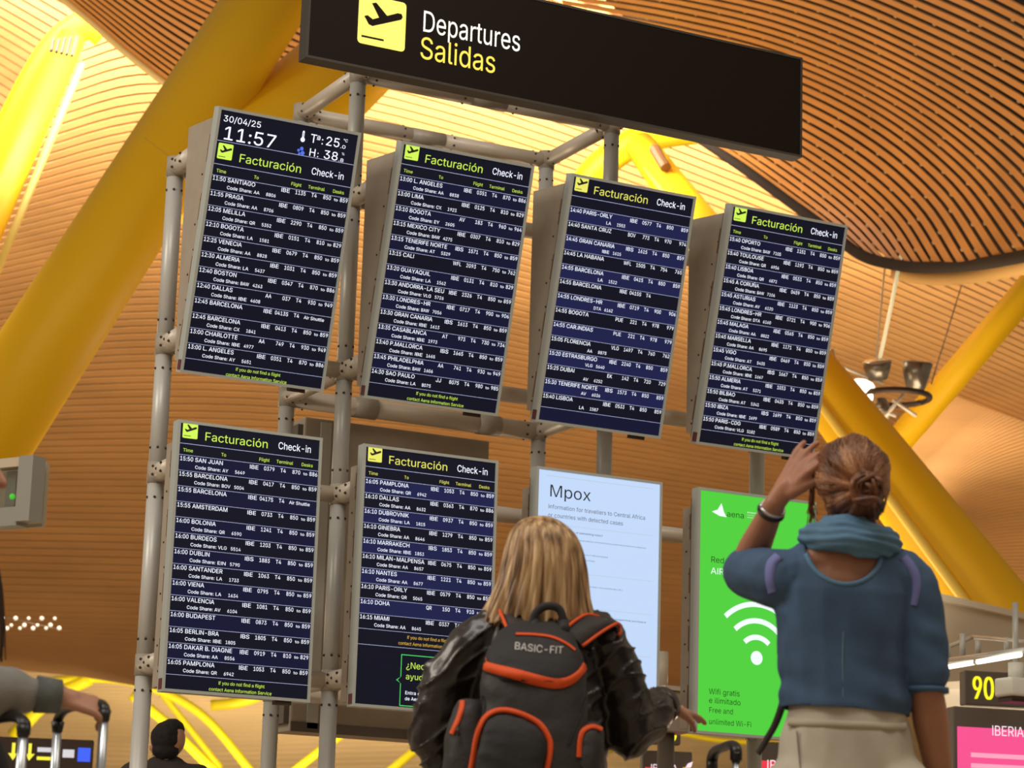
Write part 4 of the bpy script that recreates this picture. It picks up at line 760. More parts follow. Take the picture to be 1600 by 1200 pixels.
# 2
d, s = display(1, 1, 'upper screen second from left, flights from 13:00 L. ANGELES to 14:30 SAO PAULO')
F = Flat(); header(F, 0, TXG); put(F, s); F = Flat(); helpt(F, .948, TXG); put(F, s, 'help_text'); flights(s, .13, D2.split('\n'), hi=SCRV)
# 3
d, s = display(2, 1, 'upper screen third from left with blue bands and no column headings')
F = Flat(); header(F, 0, TXY, False); put(F, s); F = Flat(); F.rect(.016, rowz(.997), .716, rowz(.13 + 14 * .0576), SCRV, .0006); put(F, s, 'blue_band'); flights(s, .13, D3.split('\n'), True, hi=SCRB)
# 4
d, s = display(3, 1, 'upper right screen above the green one, flights from 15:40 OPORTO')
F = Flat(); header(F, 0, TXG); put(F, s); F = Flat(); helpt(F, .948, TXG); put(F, s, 'help_text'); flights(s, .13, D4.split('\n'), hi=SCRV)
# 5
d, s = display(0, 0, 'lower left screen, flights from 15:50 SAN JUAN to 16:05 PAMPLONA')
F = Flat(); header(F, 0, TXG); put(F, s); F = Flat(); helpt(F, .948, TXG); put(F, s, 'help_text'); flights(s, .13, D5.split('\n'), hi=SCRV)
# 6
d, s = display(1, 0, 'lower screen with a green outlined speech bubble under its ten flights')
F = Flat(); header(F, 0, TXY); put(F, s); F = Flat(); helpt(F, .718, TXO); F.rect(.016, rowz(.766), .716, rowz(.7645), TXL); put(F, s, 'help_text'); flights(s, .13, D6.split('\n'), hi=SCRB)
F = Flat()
bx0, bx1, bt, bb = .245, .70, rowz(.79), rowz(.985)
for a in ((bx0, bt - .004, bx1, bt), (bx0, bb, bx1, bb + .004), (bx0, bb, bx0 + .004, rowz(.90)), (bx0, rowz(.875), bx0 + .004, bt), (bx1 - .004, bb, bx1, bt)): F.rect(*a, TXGR)
F.poly([(bx0 + .002, rowz(.875)), (bx0 - .022, rowz(.888)), (bx0 + .002, rowz(.90)), (bx0 - .014, rowz(.888))], TXGR)
F.text('¿Necesitas', .272, rowz(.842), .030, TXG, .215, FB); F.text('ayuda?', .272, rowz(.883), .028, TXG, .135, FB)
F.text('Entra en', .272, rowz(.94), .016, TXW, .093, FB); F.text('de Aena.', .272, rowz(.962), .016, TXW, .092, FB)
put(F, s, 'speech_bubble_print')
# 7
WH = mat('screen_pale_blue', (.1, .1, .1), .3, emit=(.50, .66, .93), estr=1.0, spec=.3)
d, s = display(2, 0, 'lower screen with a pale page headed Mpox beside the blonde head', screen=WH)
F = Flat()
LN = mat('hairline_tan', (.3, .3, .28), .5, emit=(.36, .42, .46), estr=.9)
F.rect(.055, rowz(.033), .68, rowz(.0315), LN)
F.text('Mpox', .074, rowz(.115), .060, TXK, .235, FR)
F.text('Information for travellers to Central Africa', .072, rowz(.163), .021, TXGY, .56, FT)
F.text('or countries with detected cases', .072, rowz(.197), .021, TXGY, .43, FT)
put(F, s, 'notice_title'); F = Flat()
for v in (.225, .41, .545, .715): F.rect(.055, rowz(v), .68, rowz(v - .0012), LN)
F.text('of contracting mpox?', .232, rowz(.252), .010, TXK, .155, FB)
F.text('sexual relations, with those that are symptomatic or have been diagnosed', .25, rowz(.28), .007, TXGY, .39, FR)
F.text('objects of affected people', .27, rowz(.335), .007, TXGY, .15, FR); F.text('wild animals', .27, rowz(.357), .007, TXGY, .075, FR)
F.text('(e.g. the mouth, anus, genitals, face, etc.)', .28, rowz(.46), .007, TXGY, .23, FR)
F.text('suspect that you have or', .47, rowz(.58), .009, TXK, .18, FB); F.text('animals.', .47, rowz(.61), .007, TXGY, .05, FR)
for i in range(3): F.text('If you do not know the details of your stay, tell the staff', .53, rowz(.856 + .016 * i), .006, TXGY, .13, FR)
put(F, s, 'small_print'); F = Flat()
LM = mat('case_outline', (.3, .3, .1), .5, emit=(.45, .52, .38), estr=.9)
for a in ((.545, .79, .60, .787), (.545, .83, .60, .827), (.545, .83, .549, .787), (.596, .83, .60, .787), (.56, .787, .563, .775), (.582, .787, .585, .775), (.56, .777, .585, .774), (.555, .80, .59, .798)):
    F.rect(a[0], rowz(a[1]), a[2], rowz(a[3]), LM)
put(F, s, 'case_symbol')
# 8
GR = mat('screen_green', (.02, .1, .02), .3, emit=(.075, .60, .045), estr=1.0, spec=.3, )
d, s = display(3, 0, 'lower right bright green screen with a white wireless symbol', screen=GR)
WHT = mat('print_white', (.1, .1, .1), .5, emit=(.85, .95, .95), estr=1.0)
DKG = mat('print_dark_green', (.005, .03, .006), .5, emit=(.002, .02, .004), estr=1.0)
x8 = 3 * .9453
def P8(px, py): q = un(px, py, y=-.0); return q.x - x8, q.z - 1.607
F = Flat()
F.poly([P8(1128, 786), P8(1132, 800), P8(1136, 808), P8(1125, 806), P8(1113, 799), P8(1122, 796)], WHT)
a = P8(1133, 804); F.text('aena', a[0] + .012, a[1] - .008, .030, DKG, .105, FB)
a = P8(1168, 803); F.text('aeropuertos', a[0], a[1] + .006, .008, WHT, .07, FB); F.text('internacionales', a[0], a[1] - .008, .008, LM, .08, FB)
F.rect(a[0], a[1] - .018, a[0] + .07, a[1] - .0165, WHT)
put(F, s, 'advert_mark'); F = Flat()
a = P8(1111, 878); F.text('Red I', a[0], a[1], .030, DKG, .105, FB)
a = P8(1111, 896); F.text('AIRPORT', a[0], a[1], .032, WHT, .22, FB)
put(F, s, 'advert_title'); F = Flat()
a = P8(1183, 1028); c = a
F.disc(c[0], c[1], .036, WHT); put(F, s, 'symbol_dot')
for r in (.105, .19, .275): F = Flat(); F.arc(c[0], c[1], r - .012, r + .015, 46, 134, WHT, n=20); put(F, s, 'symbol_arc')
F = Flat()
for t, py, f, wd, h in (('Wifi gratis', 1084, FB, .185, .028), ('e ilimitado', 1098, FB, .19, .028), ('Free and', 1113, FR, .145, .027), ('unlimited Wi-Fi', 1131, FR, .255, .027)):
    a = P8(1108, py); F.text(t, a[0], a[1], h, DKG, wd, f)
put(F, s, 'advert_text')

# ------------------------------------------------------------------ departures sign
SX0, SX1, SZ0, SZ1, SY = .42, 3.26, 4.635, 5.19, -.30
sg = tag(empty('departures_sign', (SX0, SY, SZ0)), 'long dark brown lit sign reading Departures Salidas on top', 'sign')
SW, SHH = SX1 - SX0, SZ1 - SZ0
SGM = mat('sign_face', (.010, .005, .003), .45, spec=.12)
bxo('sign_box', (.012, .004, .012), (SW - .012, .085, SHH - .012), SGM, sg)
bm = bmesh.new()
box(bm, (0, 0, 0), (.012, .09, SHH)); box(bm, (SW - .012, 0, 0), (SW, .09, SHH)); box(bm, (.012, 0, 0), (SW - .012, .09, .012)); box(bm, (.012, 0, SHH - .012), (SW - .012, .09, SHH))
obj('edge_trim', bm, mat('sign_trim', (.05, .042, .034), .5, .2), sg)
def PS(px, py): q = un(px, py, y=SY); return q.x - SX0, q.z - SZ0
SIGW = mat('sign_white', (.2, .2, .2), .5, emit=(1.2, 1.15, 1.0), estr=1.0); SIGY = mat('sign_yellow', (.2, .2, .02), .5, emit=(1.1, .82, .10), estr=1.0)
SIGP = mat('sign_panel_yellow', (.2, .2, .02), .5, emit=(1.15, .93, .18), estr=1.0)
F = Flat(); a = PS(558, 66); b = PS(632, 82)
pictogram(F, a[0], (a[1] + b[1]) / 2, b[0] - a[0], SIGP, SGM); o = F.build('pictogram', sg); o.location.y = -.0005
F = Flat(); a = PS(659, 48); b = PS(812, 76); F.text('Departures', a[0], a[1], .108, SIGW, b[0] - a[0], FB)
a = PS(655, 90); b = PS(773, 108); F.text('Salidas', a[0], a[1], .112, SIGY, b[0] - a[0], FB); o = F.build('lettering', sg); o.location.y = .002

# ------------------------------------------------------------------ people helpers
SKIN = mat('skin', (.50, .255, .165), .5, noise=(8, .08)); SKIN.node_tree.nodes['Principled BSDF'].inputs['Subsurface Weight'].default_value = .08
SKINT = mat('skin_tanned', (.42, .19, .11), .5, noise=(8, .10))
def cap_bm(bm, a, b, ra, rb, sc=None, n=16):
    a, b = V(a), V(b); d = b - a; L = d.length; d = d.normalized() if L > 1e-6 else V((0, 0, 1)); s, t = frame_of(d)
    prof = [(-ra * math.cos(q), ra * math.sin(q)) for q in (math.radians(k) for k in (12, 35, 60))] + [(0, ra), (L, rb)] + [(L + rb * math.cos(q), rb * math.sin(q)) for q in (math.radians(k) for k in (60, 35, 12))]
    rings = []
    for h, r in prof:
        ring = []
        for k in range(n):
            o = s * math.cos(2 * PI * k / n) * r + t * math.sin(2 * PI * k / n) * r
            if sc: o = V((o.x * sc[0], o.y * sc[1], o.z * (sc[2] if len(sc) > 2 else 1)))
            ring.append(bm.verts.new(a + d * h + o))
        rings.append(ring)
    for p, q in zip(rings, rings[1:]):
        for k in range(n): bm.faces.new((p[k], p[(k + 1) % n], q[(k + 1) % n], q[k]))
    bm.faces.new(list(reversed(rings[0]))); bm.faces.new(rings[-1])
def chain(bm, pts, rads, sc=None):
    for (a, b), (ra, rb) in zip(zip(pts, pts[1:]), zip(rads, rads[1:])): cap_bm(bm, a, b, ra, rb, sc)
def ell(bm, c, r, rot=None):
    M = Matrix.Translation(V(c)) @ (rot.to_4x4() if rot else Matrix()) @ Matrix.Diagonal((r[0], r[1], r[2], 1))
    bmesh.ops.create_icosphere(bm, subdivisions=3, radius=1, matrix=M)
def fuse(name, bm, m, parent, voxel=.007, smooth=6, fac=.6, wr=None, cut=None, planes=()):
    """fuse overlapping forms into one continuous skin"""
    me = bpy.data.meshes.new('tmp'); bm.to_mesh(me); bm.free(); o = bpy.data.objects.new('tmp', me); C.objects.link(o)
    r = o.modifiers.new('r', 'REMESH'); r.mode = 'VOXEL'; r.voxel_size = voxel; r.use_smooth_shade = True
    s = o.modifiers.new('s', 'SMOOTH'); s.iterations = smooth; s.factor = fac
    dg = bpy.context.evaluated_depsgraph_get(); dg.update()
    me2 = bpy.data.meshes.new_from_object(o.evaluated_get(dg)); bpy.data.objects.remove(o)
    b2 = bmesh.new(); b2.from_mesh(me2); bpy.data.meshes.remove(me2)
    if wr:
        b2.normal_update()
        mv = [(v, v.normal * wr(v.co)) for v in b2.verts]
        for v, d in mv: v.co += d
    if cut:
        bmesh.ops.delete(b2, geom=[v for v in b2.verts if cut(v.co)], context='VERTS')
    for co, no in planes: bmesh.ops.bisect_plane(b2, geom=list(b2.verts) + list(b2.edges) + list(b2.faces), plane_co=co, plane_no=no, clear_outer=True)
    for f in b2.faces: f.smooth = True
    o = obj(name, b2, m, parent, True); return o
from mathutils.bvhtree import BVHTree
from mathutils import noise as MN
def bvh(objs):
    vs = []; fs = []
    for o in objs:
        b = len(vs); vs += [v.co.copy() for v in o.data.vertices]; fs += [tuple(b + i for i in p.vertices) for p in o.data.polygons]
    return BVHTree.FromPolygons(vs, fs)
def onto(T, x, z, lift, y0=-1.5):
    h = T.ray_cast(V((x, y0, z)), V((0, 1, 0)))
    if h[0] is None: 
        h = T.find_nearest(V((x, -.2, z)))
    return h[0] + V((0, -lift, 0))
def strip(name, T, path, w, m, parent, lift=.003, thick=.003, k=5, tw=None):
    """raised ribbon following a surface, path of (x,z)"""
    P = smooth_path([V((a, 0, b)) for a, b in path], k); bm = bmesh.new(); prev = None; n = len(P); RR = []
    for i, p in enumerate(P):
        d = (P[min(i + 1, n - 1)] - P[max(i - 1, 0)]).normalized(); s = V((d.z, 0, -d.x)); ww = w if tw is None else w * tw(i / (n - 1))
        ring = []
        for q in (-.5, 0, .5):
            g = p + s * ww * q; ring.append(onto(T, g.x, g.z, lift + (thick * .4 if q == 0 else 0)))
        RR.append(ring)
    YY = [[r.y for r in ring] for ring in RR]
    for i, ring in enumerate(RR):
        for q in range(3):
            win = [YY[j][q] for j in range(max(0, i - 3), min(n, i + 4))]; ring[q].y = min(sum(win) / len(win), YY[i][q] if YY[i][q] < sum(win) / len(win) + .003 else 9) if False else min(sum(win) / len(win), YY[i][q])
        mean = sum((r.y for r in ring)) / 3
        for r in ring: r.y = min(r.y, mean + .006)
        vs = [bm.verts.new(r) for r in ring] + [bm.verts.new(ring[2] + V((0, thick + lift, 0))), bm.verts.new(ring[0] + V((0, thick + lift, 0)))]
        if prev:
            for a in range(5): bm.faces.new((prev[a], prev[(a + 1) % 5], vs[(a + 1) % 5], vs[a]))
        prev = vs
    bmesh.ops.recalc_face_normals(bm, faces=bm.faces)
    return obj(name, bm, m, parent, True)
def finger(bm, base, d, up, L, r, curl):
    """three segments bending towards -up"""
    p = V(base); d = V(d).normalized(); up = V(up).normalized(); ax = d.cross(up).normalized(); segs = (.45, .31, .24); rr = r
    for i, f in enumerate(segs):
        if i or curl[0]: d = Matrix.Rotation(-math.radians(curl[min(i, len(curl) - 1)]), 3, ax) @ d
        q = p + d * L * f; cap_bm(bm, p, q, rr, rr * .9, None, 10); p = q; rr *= .9
def hand(bm, wrist, d, up, side, size=1., curls=((5, 20, 15),) * 4, spread=(-8, -2, 4, 10), thumb=(40, 15)):
    """palm from wrist along d; up = back of the hand; side=+1 thumb on +(d x up)"""
    d = V(d).normalized(); up = (V(up) - d * V(up).dot(d)).normalized(); lat = d.cross(up).normalized() * side
    w = V(wrist); s = size
    cap_bm(bm, w, w + d * .03 * s, .024 * s, .024 * s)
    for k, o in enumerate((.028, .009, -.010, -.028)):
        cap_bm(bm, w + d * .02 * s + lat * o * .55 * s, w + d * .085 * s + lat * o * s, .014 * s, .0105 * s, None, 10)
    for k, (o, L) in enumerate(((.029, .072), (.010, .080), (-.010, .074), (-.029, .058))):
        a = math.radians(spread[k]); dd = d * math.cos(a) - lat * math.sin(a)
        finger(bm, w + d * .085 * s + lat * o * s, dd, up, L * s, .0100 * s, curls[k])
    a = math.radians(thumb[0]); dd = d * math.cos(a) + lat * math.sin(a) - up * .25
    b = w + d * .025 * s + lat * .022 * s
    cap_bm(bm, b, b + dd * .038 * s, .015 * s, .011 * s, None, 10)
    finger(bm, b + dd * .038 * s, (dd + d * .3), up, .052 * s, .0098 * s, (thumb[1], 15, 10))
def head(bm, c, s=1., yaw=0., tilt=0.):
    R = Matrix.Rotation(yaw, 3, 'Z') @ Matrix.Rotation(tilt, 3, 'X'); c = V(c); P = lambda x, y, z: c + R @ V((x, y, z)) * s
    ell(bm, P(0, -.012, .02), (.074 * s, .092 * s, .092 * s), R); ell(bm, P(0, .022, -.035), (.056 * s, .062 * s, .075 * s), R)
    ell(bm, P(0, .055, -.085), (.026 * s, .022 * s, .020 * s), R)
    cap_bm(bm, P(0, .082, .012), P(0, .098, -.022), .008 * s, .013 * s)
    for q in (-1, 1):
        ell(bm, P(.033 * q, .070, -.022), (.02 * s, .014 * s, .02 * s), R); ell(bm, P(.077 * q, -.005, -.008), (.008 * s, .018 * s, .030 * s), R)
    cap_bm(bm, P(-.018, .082, -.055), P(.018, .082, -.055), .007 * s, .007 * s)
    return P
def eyes(parent, P, s=1.):
    for q in (-1, 1):
        bm = bmesh.new(); ball(bm, P(.030 * q, .072, .012), .013 * s, 2); obj('eye', bm, mat('eye_white', (.8, .78, .75), .3), parent, True)
def legs(bm, Hh, w=.09, add=0.):
    for q in (-1, 1):
        chain(bm, [(w * q, 0, .50 * Hh), (w * q * 1.05, .01, .28 * Hh), (w * q * 1.05, -.01, .055 * Hh)], [.088 + add, .056 + add, .040 + add])
def shoes(parent, Hh, w, m):
    for q in (-1, 1):
        bm = bmesh.new(); cap_bm(bm, (w * q * 1.05, -.05, .045), (w * q * 1.15, .13, .035), .044, .034, (1, 1, .9)); fuse('shoe', bm, m, parent, .012, 3)
def hairmat(name, a, b, c, sc=55):
    m = mat(name, b, .42); nt = m.node_tree; bs = nt.nodes['Principled BSDF']
    tc = nt.nodes.new('ShaderNodeTexCoord'); mp = nt.nodes.new('ShaderNodeMapping'); mp.inputs['Scale'].default_value = (sc, sc, 2.5)
    n = nt.nodes.new('ShaderNodeTexNoise'); n.inputs['Scale'].default_value = 1; n.inputs['Detail'].default_value = 5
    r = nt.nodes.new('ShaderNodeValToRGB'); e = r.color_ramp.elements; e[0].position = .32; e[1].position = .70; e[0].color = (*a, 1); e[1].color = (*c, 1)
    x = e.new(.5); x.color = (*b, 1)
    nt.links.new(tc.outputs['Object'], mp.inputs[0]); nt.links.new(mp.outputs[0], n.inputs[0]); nt.links.new(n.outputs[0], r.inputs[0]); nt.links.new(r.outputs[0], bs.inputs['Base Color'])
    return m
ANG = -math.atan2(CF.x, CF.y)
def stand(name, px, d, label):
    p = un(px, 900, d=d); o = empty(name, (p.x, p.y, 0), (0, 0, ANG)); return tag(o, label, 'person')
class Map:
    """local person coordinates of a photo pixel at local depth y"""
    def __init__(s, o): s.o = o; bpy.context.view_layer.update(); s.M = Matrix.Translation(o.location) @ Matrix.Rotation(ANG, 4, 'Z'); s.I = s.M.inverted()
    def __call__(s, px, py, y=0.):
        c = s.I @ CAM; q = s.I @ un(px, py, d=5); r = q - c; t = (y - c.y) / r.y; return c + r * t

# ------------------------------------------------------------------ blonde traveller with the backpack
w1 = stand('person', 845, 6.4, 'person with straight shoulder-length blonde hair in a black leather jacket, seen from behind')
m1 = Map(w1); L1 = lambda px, py, y=0.: m1(px, py, y)
H1 = m1(845, 808).z
hc = m1(846, 880)
body = bmesh.new()
P1 = head(body, (hc.x, .01, H1 - .115), .98)
cap_bm(body, (hc.x, -.01, H1 - .16), (0, -.01, H1 - .30), .050, .056)
chain(body, [(0, 0, H1 - .34), (0, 0, 1.10), (0, 0, .86)], [.12, .115, .13], (1.1, .7))
legs(body, H1)
sR, eR, wR = m1(948, 1010, .0), m1(983, 1138, .03), m1(1036, 1101, .17)
sL, eL = m1(735, 1010, .0), m1(682, 1130, .02); wL = V((eL.x + .10, .24, eL.z - .03))
chain(body, [sR, eR, wR], [.045, .038, .024]); chain(body, [sL, eL, wL], [.045, .038, .024])
t = m1(1082, 1116, .29)
hand(body, wR + V((.004, .0, 0)), (t - wR), V((.1, -.55, 1)), 1, 1.02, ((2, 8, 8), (2, 10, 10), (4, 12, 12), (6, 14, 12)), (-5, -1, 3, 8), (22, 10))
hand(body, wL, V((.5, 1, -.1)), V((0, -.2, 1)), -1, .92)
b1 = fuse('body', body, SKIN, w1, .0052, 4, .5); eyes(w1, P1)
bm = bmesh.new(); bmesh.ops.create_cone(bm, segments=20, radius1=.0105, radius2=.0105, depth=.004)
rg = m1(1064, 1108, .25); ob = obj('ring', bm, mat('gold', (.8, .6, .25), .25, 1.), w1, True, rg); ob.rotation_euler = (0, 1.2, .8)
LEA = mat('black_leather', (.016, .010, .008), .37, noise=(22, .3), bump=.4, coat=.2)
jk = bmesh.new()
chain(jk, [(0, 0, H1 - .36), (0, 0, 1.12), (0, .0, .83)], [.145, .150, .165], (1.15, .78))
cap_bm(jk, (sL.x + .03, 0, sL.z + .025), (sR.x - .03, 0, sR.z + .025), .064, .064)
cap_bm(jk, (-.08, -.01, H1 - .30), (.08, -.01, H1 - .30), .055, .055)
chain(jk, [sR + V((-.01, 0, 0)), (sR + eR) / 2 + V((.012, 0, 0)), eR + V((0, 0, -.01)), eR + (wR - eR) * .55, wR - (wR - eR) * .06], [.070, .068, .066, .064, .052])
chain(jk, [sL + V((.01, 0, 0)), (sL + eL) / 2 + V((-.014, 0, 0)), eL + V((0, 0, -.03)), wL], [.072, .074, .072, .052])
cap_bm(jk, eL, eL + V((.02, 0, -.12)), .062, .05)
def wrk(c):
    a = MN.noise(V((c.x * 9, c.y * 9, c.z * 16))); b = MN.noise(V((c.x * 22 + 4, c.y * 22, c.z * 30)))
    d = 1 - abs(MN.noise(V((c.x * 7 + 9, c.y * 7, c.z * 20 - c.x * 14)))) * 2.2
    return .006 * a + .003 * b + .009 * max(0, d) ** 5 - .003
j1 = fuse('leather_jacket', jk, LEA, w1, .0055, 4, .5, wrk)
dsl = (wR - eR).normalized()
tubeo('cuff', [wR - dsl * .03, wR + dsl * .004], [.051, .049], LEA, w1, 22)
bm = bmesh.new(); legs(bm, H1, .09, .018); cap_bm(bm, (-.07, 0, .86), (.07, 0, .86), .11, .11, (1, .85)); fuse('trousers', bm, mat('dark_denim', (.02, .022, .03), .8), w1, .012, 3)
shoes(w1, H1, .09, mat('black_shoe', (.02, .02, .02), .5))
# hair: curtain with strands
HB = hairmat('blonde_hair', (.12, .06, .025), (.38, .22, .095), (.72, .50, .26))
def curtain(sec, zc, n=300, nz=44, ridge=.0030, front=48, seed=3, brow=None, rag=.028, cx=0., cy=0.):
    """sec: list (z, rx, ry, dx, dy) from the crown down"""
    random.seed(seed); vs = []; fs = []; ph = [random.uniform(0, 6.28) for _ in range(8)]
    K = [V((q[1], q[2], q[0])) for q in sec]; D = [V((q[3], q[4], 0)) for q in sec]
    keep = {}
    for j in range(nz + 1):
        t = j / nz * (len(sec) - 1)
        k = spl(K, t); d = spl(D, t)
        for i in range(n):
            th = 2 * PI * i / n; tt = th + .05 * math.sin(3 * j / nz + ph[0])
            r = 1 + (ridge / .1) * (math.sin(46 * tt + ph[1] + 2 * math.sin(j * .12 + ph[2])) * .6 + math.sin(23 * tt + ph[3] + math.sin(j * .1)) + .8 * math.sin(11 * tt + ph[4]) * j / nz) * min(1, j / nz * 3)
            z = k.z - (rag * (MN.noise(V((th * 9, 2.2, seed))) + .5 * MN.noise(V((th * 31, 5, seed)))) if j > nz * .75 else 0) * ((j / nz - .75) * 4)
            vs.append((cx + d.x + math.cos(th) * k.x * r, cy + d.y + math.sin(th) * k.y * r, z))
            f = abs(((math.degrees(th) - 90 + 180) % 360) - 180) < front
            keep[(j, i)] = not (f and k.z < brow) if brow else True
    for j in range(nz):
        for i in range(n):
            if keep[(j, i)] and keep[(j + 1, i)]:
                a = j * n + i; b = j * n + (i + 1) % n; fs.append((a, b, b + n, a + n))
    return vs, fs
def CUV(x, py, dx=0): return m1(x, py, -.02)
S1 = []
for py, x0, x1 in ((808, 845, 849), (810, 830, 862), (816, 814, 876), (830, 803, 892), (850, 796, 903), (880, 789, 911), (910, 781, 915), (940, 769, 920), (962, 759, 926), (976, 754, 929)):
    a, b = m1(x0, py, -.02), m1(x1, py, -.02); S1.append((a.z, (b.x - a.x) / 2, min((b.x - a.x) / 2 * 1.12, .115), (a.x + b.x) / 2, .0))
vs, fs = curtain(S1, 0, front=50, brow=H1 - .09)
h1 = obj('hair', (vs, [], fs), HB, w1, True)
md = h1.modifiers.new('thick', 'SOLIDIFY'); md.thickness = .006; md.offset = -1
def strands(name, sec, n, m, parent, seed, r=.0011, z_end=.02, front=55, lift=.004, brow=0, wav=.004):
    random.seed(seed); bm = bmesh.new()
    K = [V((q[1], q[2], q[0])) for q in sec]; D = [V((q[3], q[4], 0)) for q in sec]
    for i in range(n):
        th = random.uniform(0, 2 * PI)
        if abs(((math.degrees(th) - 90 + 180) % 360) - 180) < front: continue
        t0 = random.uniform(.4, 4.5); t1 = len(sec) - 1 + random.uniform(-.8, .12); a = random.uniform(-.04, .04); ph = random.uniform(0, 6); pts = []
        for q in range(12):
            t = min(t0 + (t1 - t0) * q / 11, len(sec) - 1.0001); k = spl(K, t); d = spl(D, t); tt = th + a * q / 11 + wav * 3 * math.sin(q * .7 + ph)
            l = lift + wav * .4 * math.sin(q * .5 + ph)
            pts.append((d.x + math.cos(tt) * (k.x + l), d.y + math.sin(tt) * (k.y + l), k.z - (z_end * random.uniform(.2, 1) if q == 11 else 0)))
        tube(bm, pts, [r] * 11 + [r * .3], 4, False)
    return stuff(obj(name, bm, m, parent, True))
strands('hair_strands', S1, 620, HB, w1, 5)

# ------------------------------------------------------------------ backpack
p0 = w1.location; bp = tag(empty('backpack', p0, (0, 0, ANG)), 'dark grey backpack with orange zips worn over the leather jacket', 'backpack')
BPM = mat('pack_fabric', (.028, .0255, .025), .62, noise=(30, .15), bump=.3); BPD = mat('pack_dark', (.016, .015, .017), .7, noise=(30, .15), bump=.3); ORG = mat('orange_trim', (.82, .10, .018), .55, spec=.3)
def mp(px, py, y=-.30): return m1(px, py, y)
def bag(sections, n=48, sq=2.9):
    """sections: (py, x0, x1, y_front, y_back)"""
    P = []; 
    for py, x0, x1, yf, yb in sections:
        a, b = mp(x0, py, yf), mp(x1, py, yf); P.append((V(((a.x + b.x) / 2, (b.x - a.x) / 2, a.z)), V(((yf + yb) / 2, (yb - yf) / 2, 0))))
    A = [q[0] for q in P]; B = [q[1] for q in P]; nz = 40; bm = bmesh.new(); rings = []
    for j in range(nz + 1):
        t = j / nz * (len(P) - 1); a = spl(A, t); b = spl(B, t); ring = []
        for k in range(n):
            th = 2 * PI * k / n; c, s = math.cos(th), math.sin(th)
            x = a.x + a.y * (abs(c) ** (2 / sq)) * (1 if c > 0 else -1); y = b.x + b.y * (abs(s) ** (2 / sq)) * (1 if s > 0 else -1)
            wv = .0045 * MN.noise(V((x * 14, y * 10, a.z * 20))) + .002 * MN.noise(V((x * 40, y * 20, a.z * 50)))
            ring.append(bm.verts.new((x + wv, y + wv, a.z + wv)))
        rings.append(ring)
    for p, q in zip(rings, rings[1:]):
        for k in range(n): bm.faces.new((p[k], q[k], q[(k + 1) % n], p[(k + 1) % n]))
    bm.faces.new(rings[0]); bm.faces.new(list(reversed(rings[-1]))); bmesh.ops.recalc_face_normals(bm, faces=bm.faces); return bm
pk = obj('main_compartment', bag([(1022, 758, 912, -.27, -.125), (1040, 753, 917, -.30, -.122), (1070, 750, 919, -.315, -.122), (1110, 747, 921, -.325, -.125), (1150, 742, 923, -.335, -.13), (1200, 738, 925, -.34, -.14), (1290, 735, 928, -.345, -.15), (1400, 738, 925, -.33, -.15), (1440, 750, 912, -.30, -.16)]), BPM, bp, True)
ld = obj('lid', bag([(970, 812, 868, -.20, -.165), (974, 795, 882, -.215, -.15), (985, 778, 898, -.245, -.14), (1003, 766, 906, -.275, -.135), (1025, 756, 914, -.30, -.13), (1048, 754, 916, -.318, -.13), (1062, 768, 905, -.322, -.14)]), BPD, bp, True)
lp = obj('side_pocket', bag([(1092, 716, 752, -.26, -.17), (1108, 706, 758, -.285, -.15), (1150, 695, 762, -.30, -.14), (1200, 690, 766, -.31, -.14), (1300, 690, 766, -.31, -.14), (1400, 700, 760, -.29, -.15)], 32, 2.4), BPM, bp, True)
rp = obj('side_pocket', bag([(1126, 905, 938, -.26, -.17), (1136, 893, 944, -.29, -.15), (1160, 884, 947, -.31, -.14), (1200, 880, 944, -.32, -.14), (1300, 880, 944, -.31, -.14), (1400, 890, 935, -.29, -.15)], 32, 2.4), BPM, bp, True)
fp = obj('front_pocket', bag([(1118, 775, 800, -.345, -.31), (1126, 762, 828, -.356, -.30), (1140, 755, 848, -.366, -.30), (1165, 748, 855, -.375, -.30), (1200, 742, 850, -.38, -.30), (1300, 742, 850, -.385, -.30), (1400, 750, 845, -.36, -.30)], 32, 3), BPD, bp, True)
TB = bvh([pk, ld, lp, rp, fp])
X = lambda l, y=-.32: [(mp(a, b, y).x, mp(a, b, y).z) for a, b in l]
strip('lid_band', TB, X([(754, 1024), (758, 1036), (775, 1044), (805, 1053), (840, 1063), (870, 1068), (892, 1062), (908, 1048), (917, 1034)]), .021, ORG, bp, .004, .004, tw=lambda t: .75 + .5 * math.sin(PI * min(1, t * 1.15)))
strip('lid_zip', TB, X([(806, 989), (835, 990), (862, 994), (884, 1004), (899, 1015)], -.27), .007, ORG, bp, .003)
strip('front_zip', TB, X([(733, 1215), (739, 1180), (745, 1145), (754, 1122), (768, 1110), (790, 1107), (818, 1115), (843, 1129), (857, 1150), (860, 1170), (852, 1215)], -.36), .0135, ORG, bp, .004, .004)
strip('side_zip', TB, X([(722, 1092), (721, 1105), (716, 1122), (709, 1138), (705, 1146)], -.30), .013, ORG, bp, .004)
strip('side_zip', TB, X([(942, 1138), (926, 1134), (912, 1141), (906, 1157), (904, 1184)], -.30), .012, ORG, bp, .004)
for a, b in ((714, 1135), (905, 1186)):
    q = mp(a, b, -.31); tubeo('zip_pull', [q, q + V((.006, -.006, -.022))], .004, BOLT, bp, 8)
strip('seam', TB, X([(752, 1085), (757, 1100), (752, 1125)], -.3), .004, BPD, bp, .003); strip('seam', TB, X([(920, 1075), (914, 1100), (900, 1135), (888, 1165)], -.3), .004, BPD, bp, .003)
T1 = bvh([j1, ld, h1])
TJ = bvh([j1])
def yst(px, py, T=None):
    q = mp(px, py, -.1); return onto(T or TJ, q.x, q.z, .006)
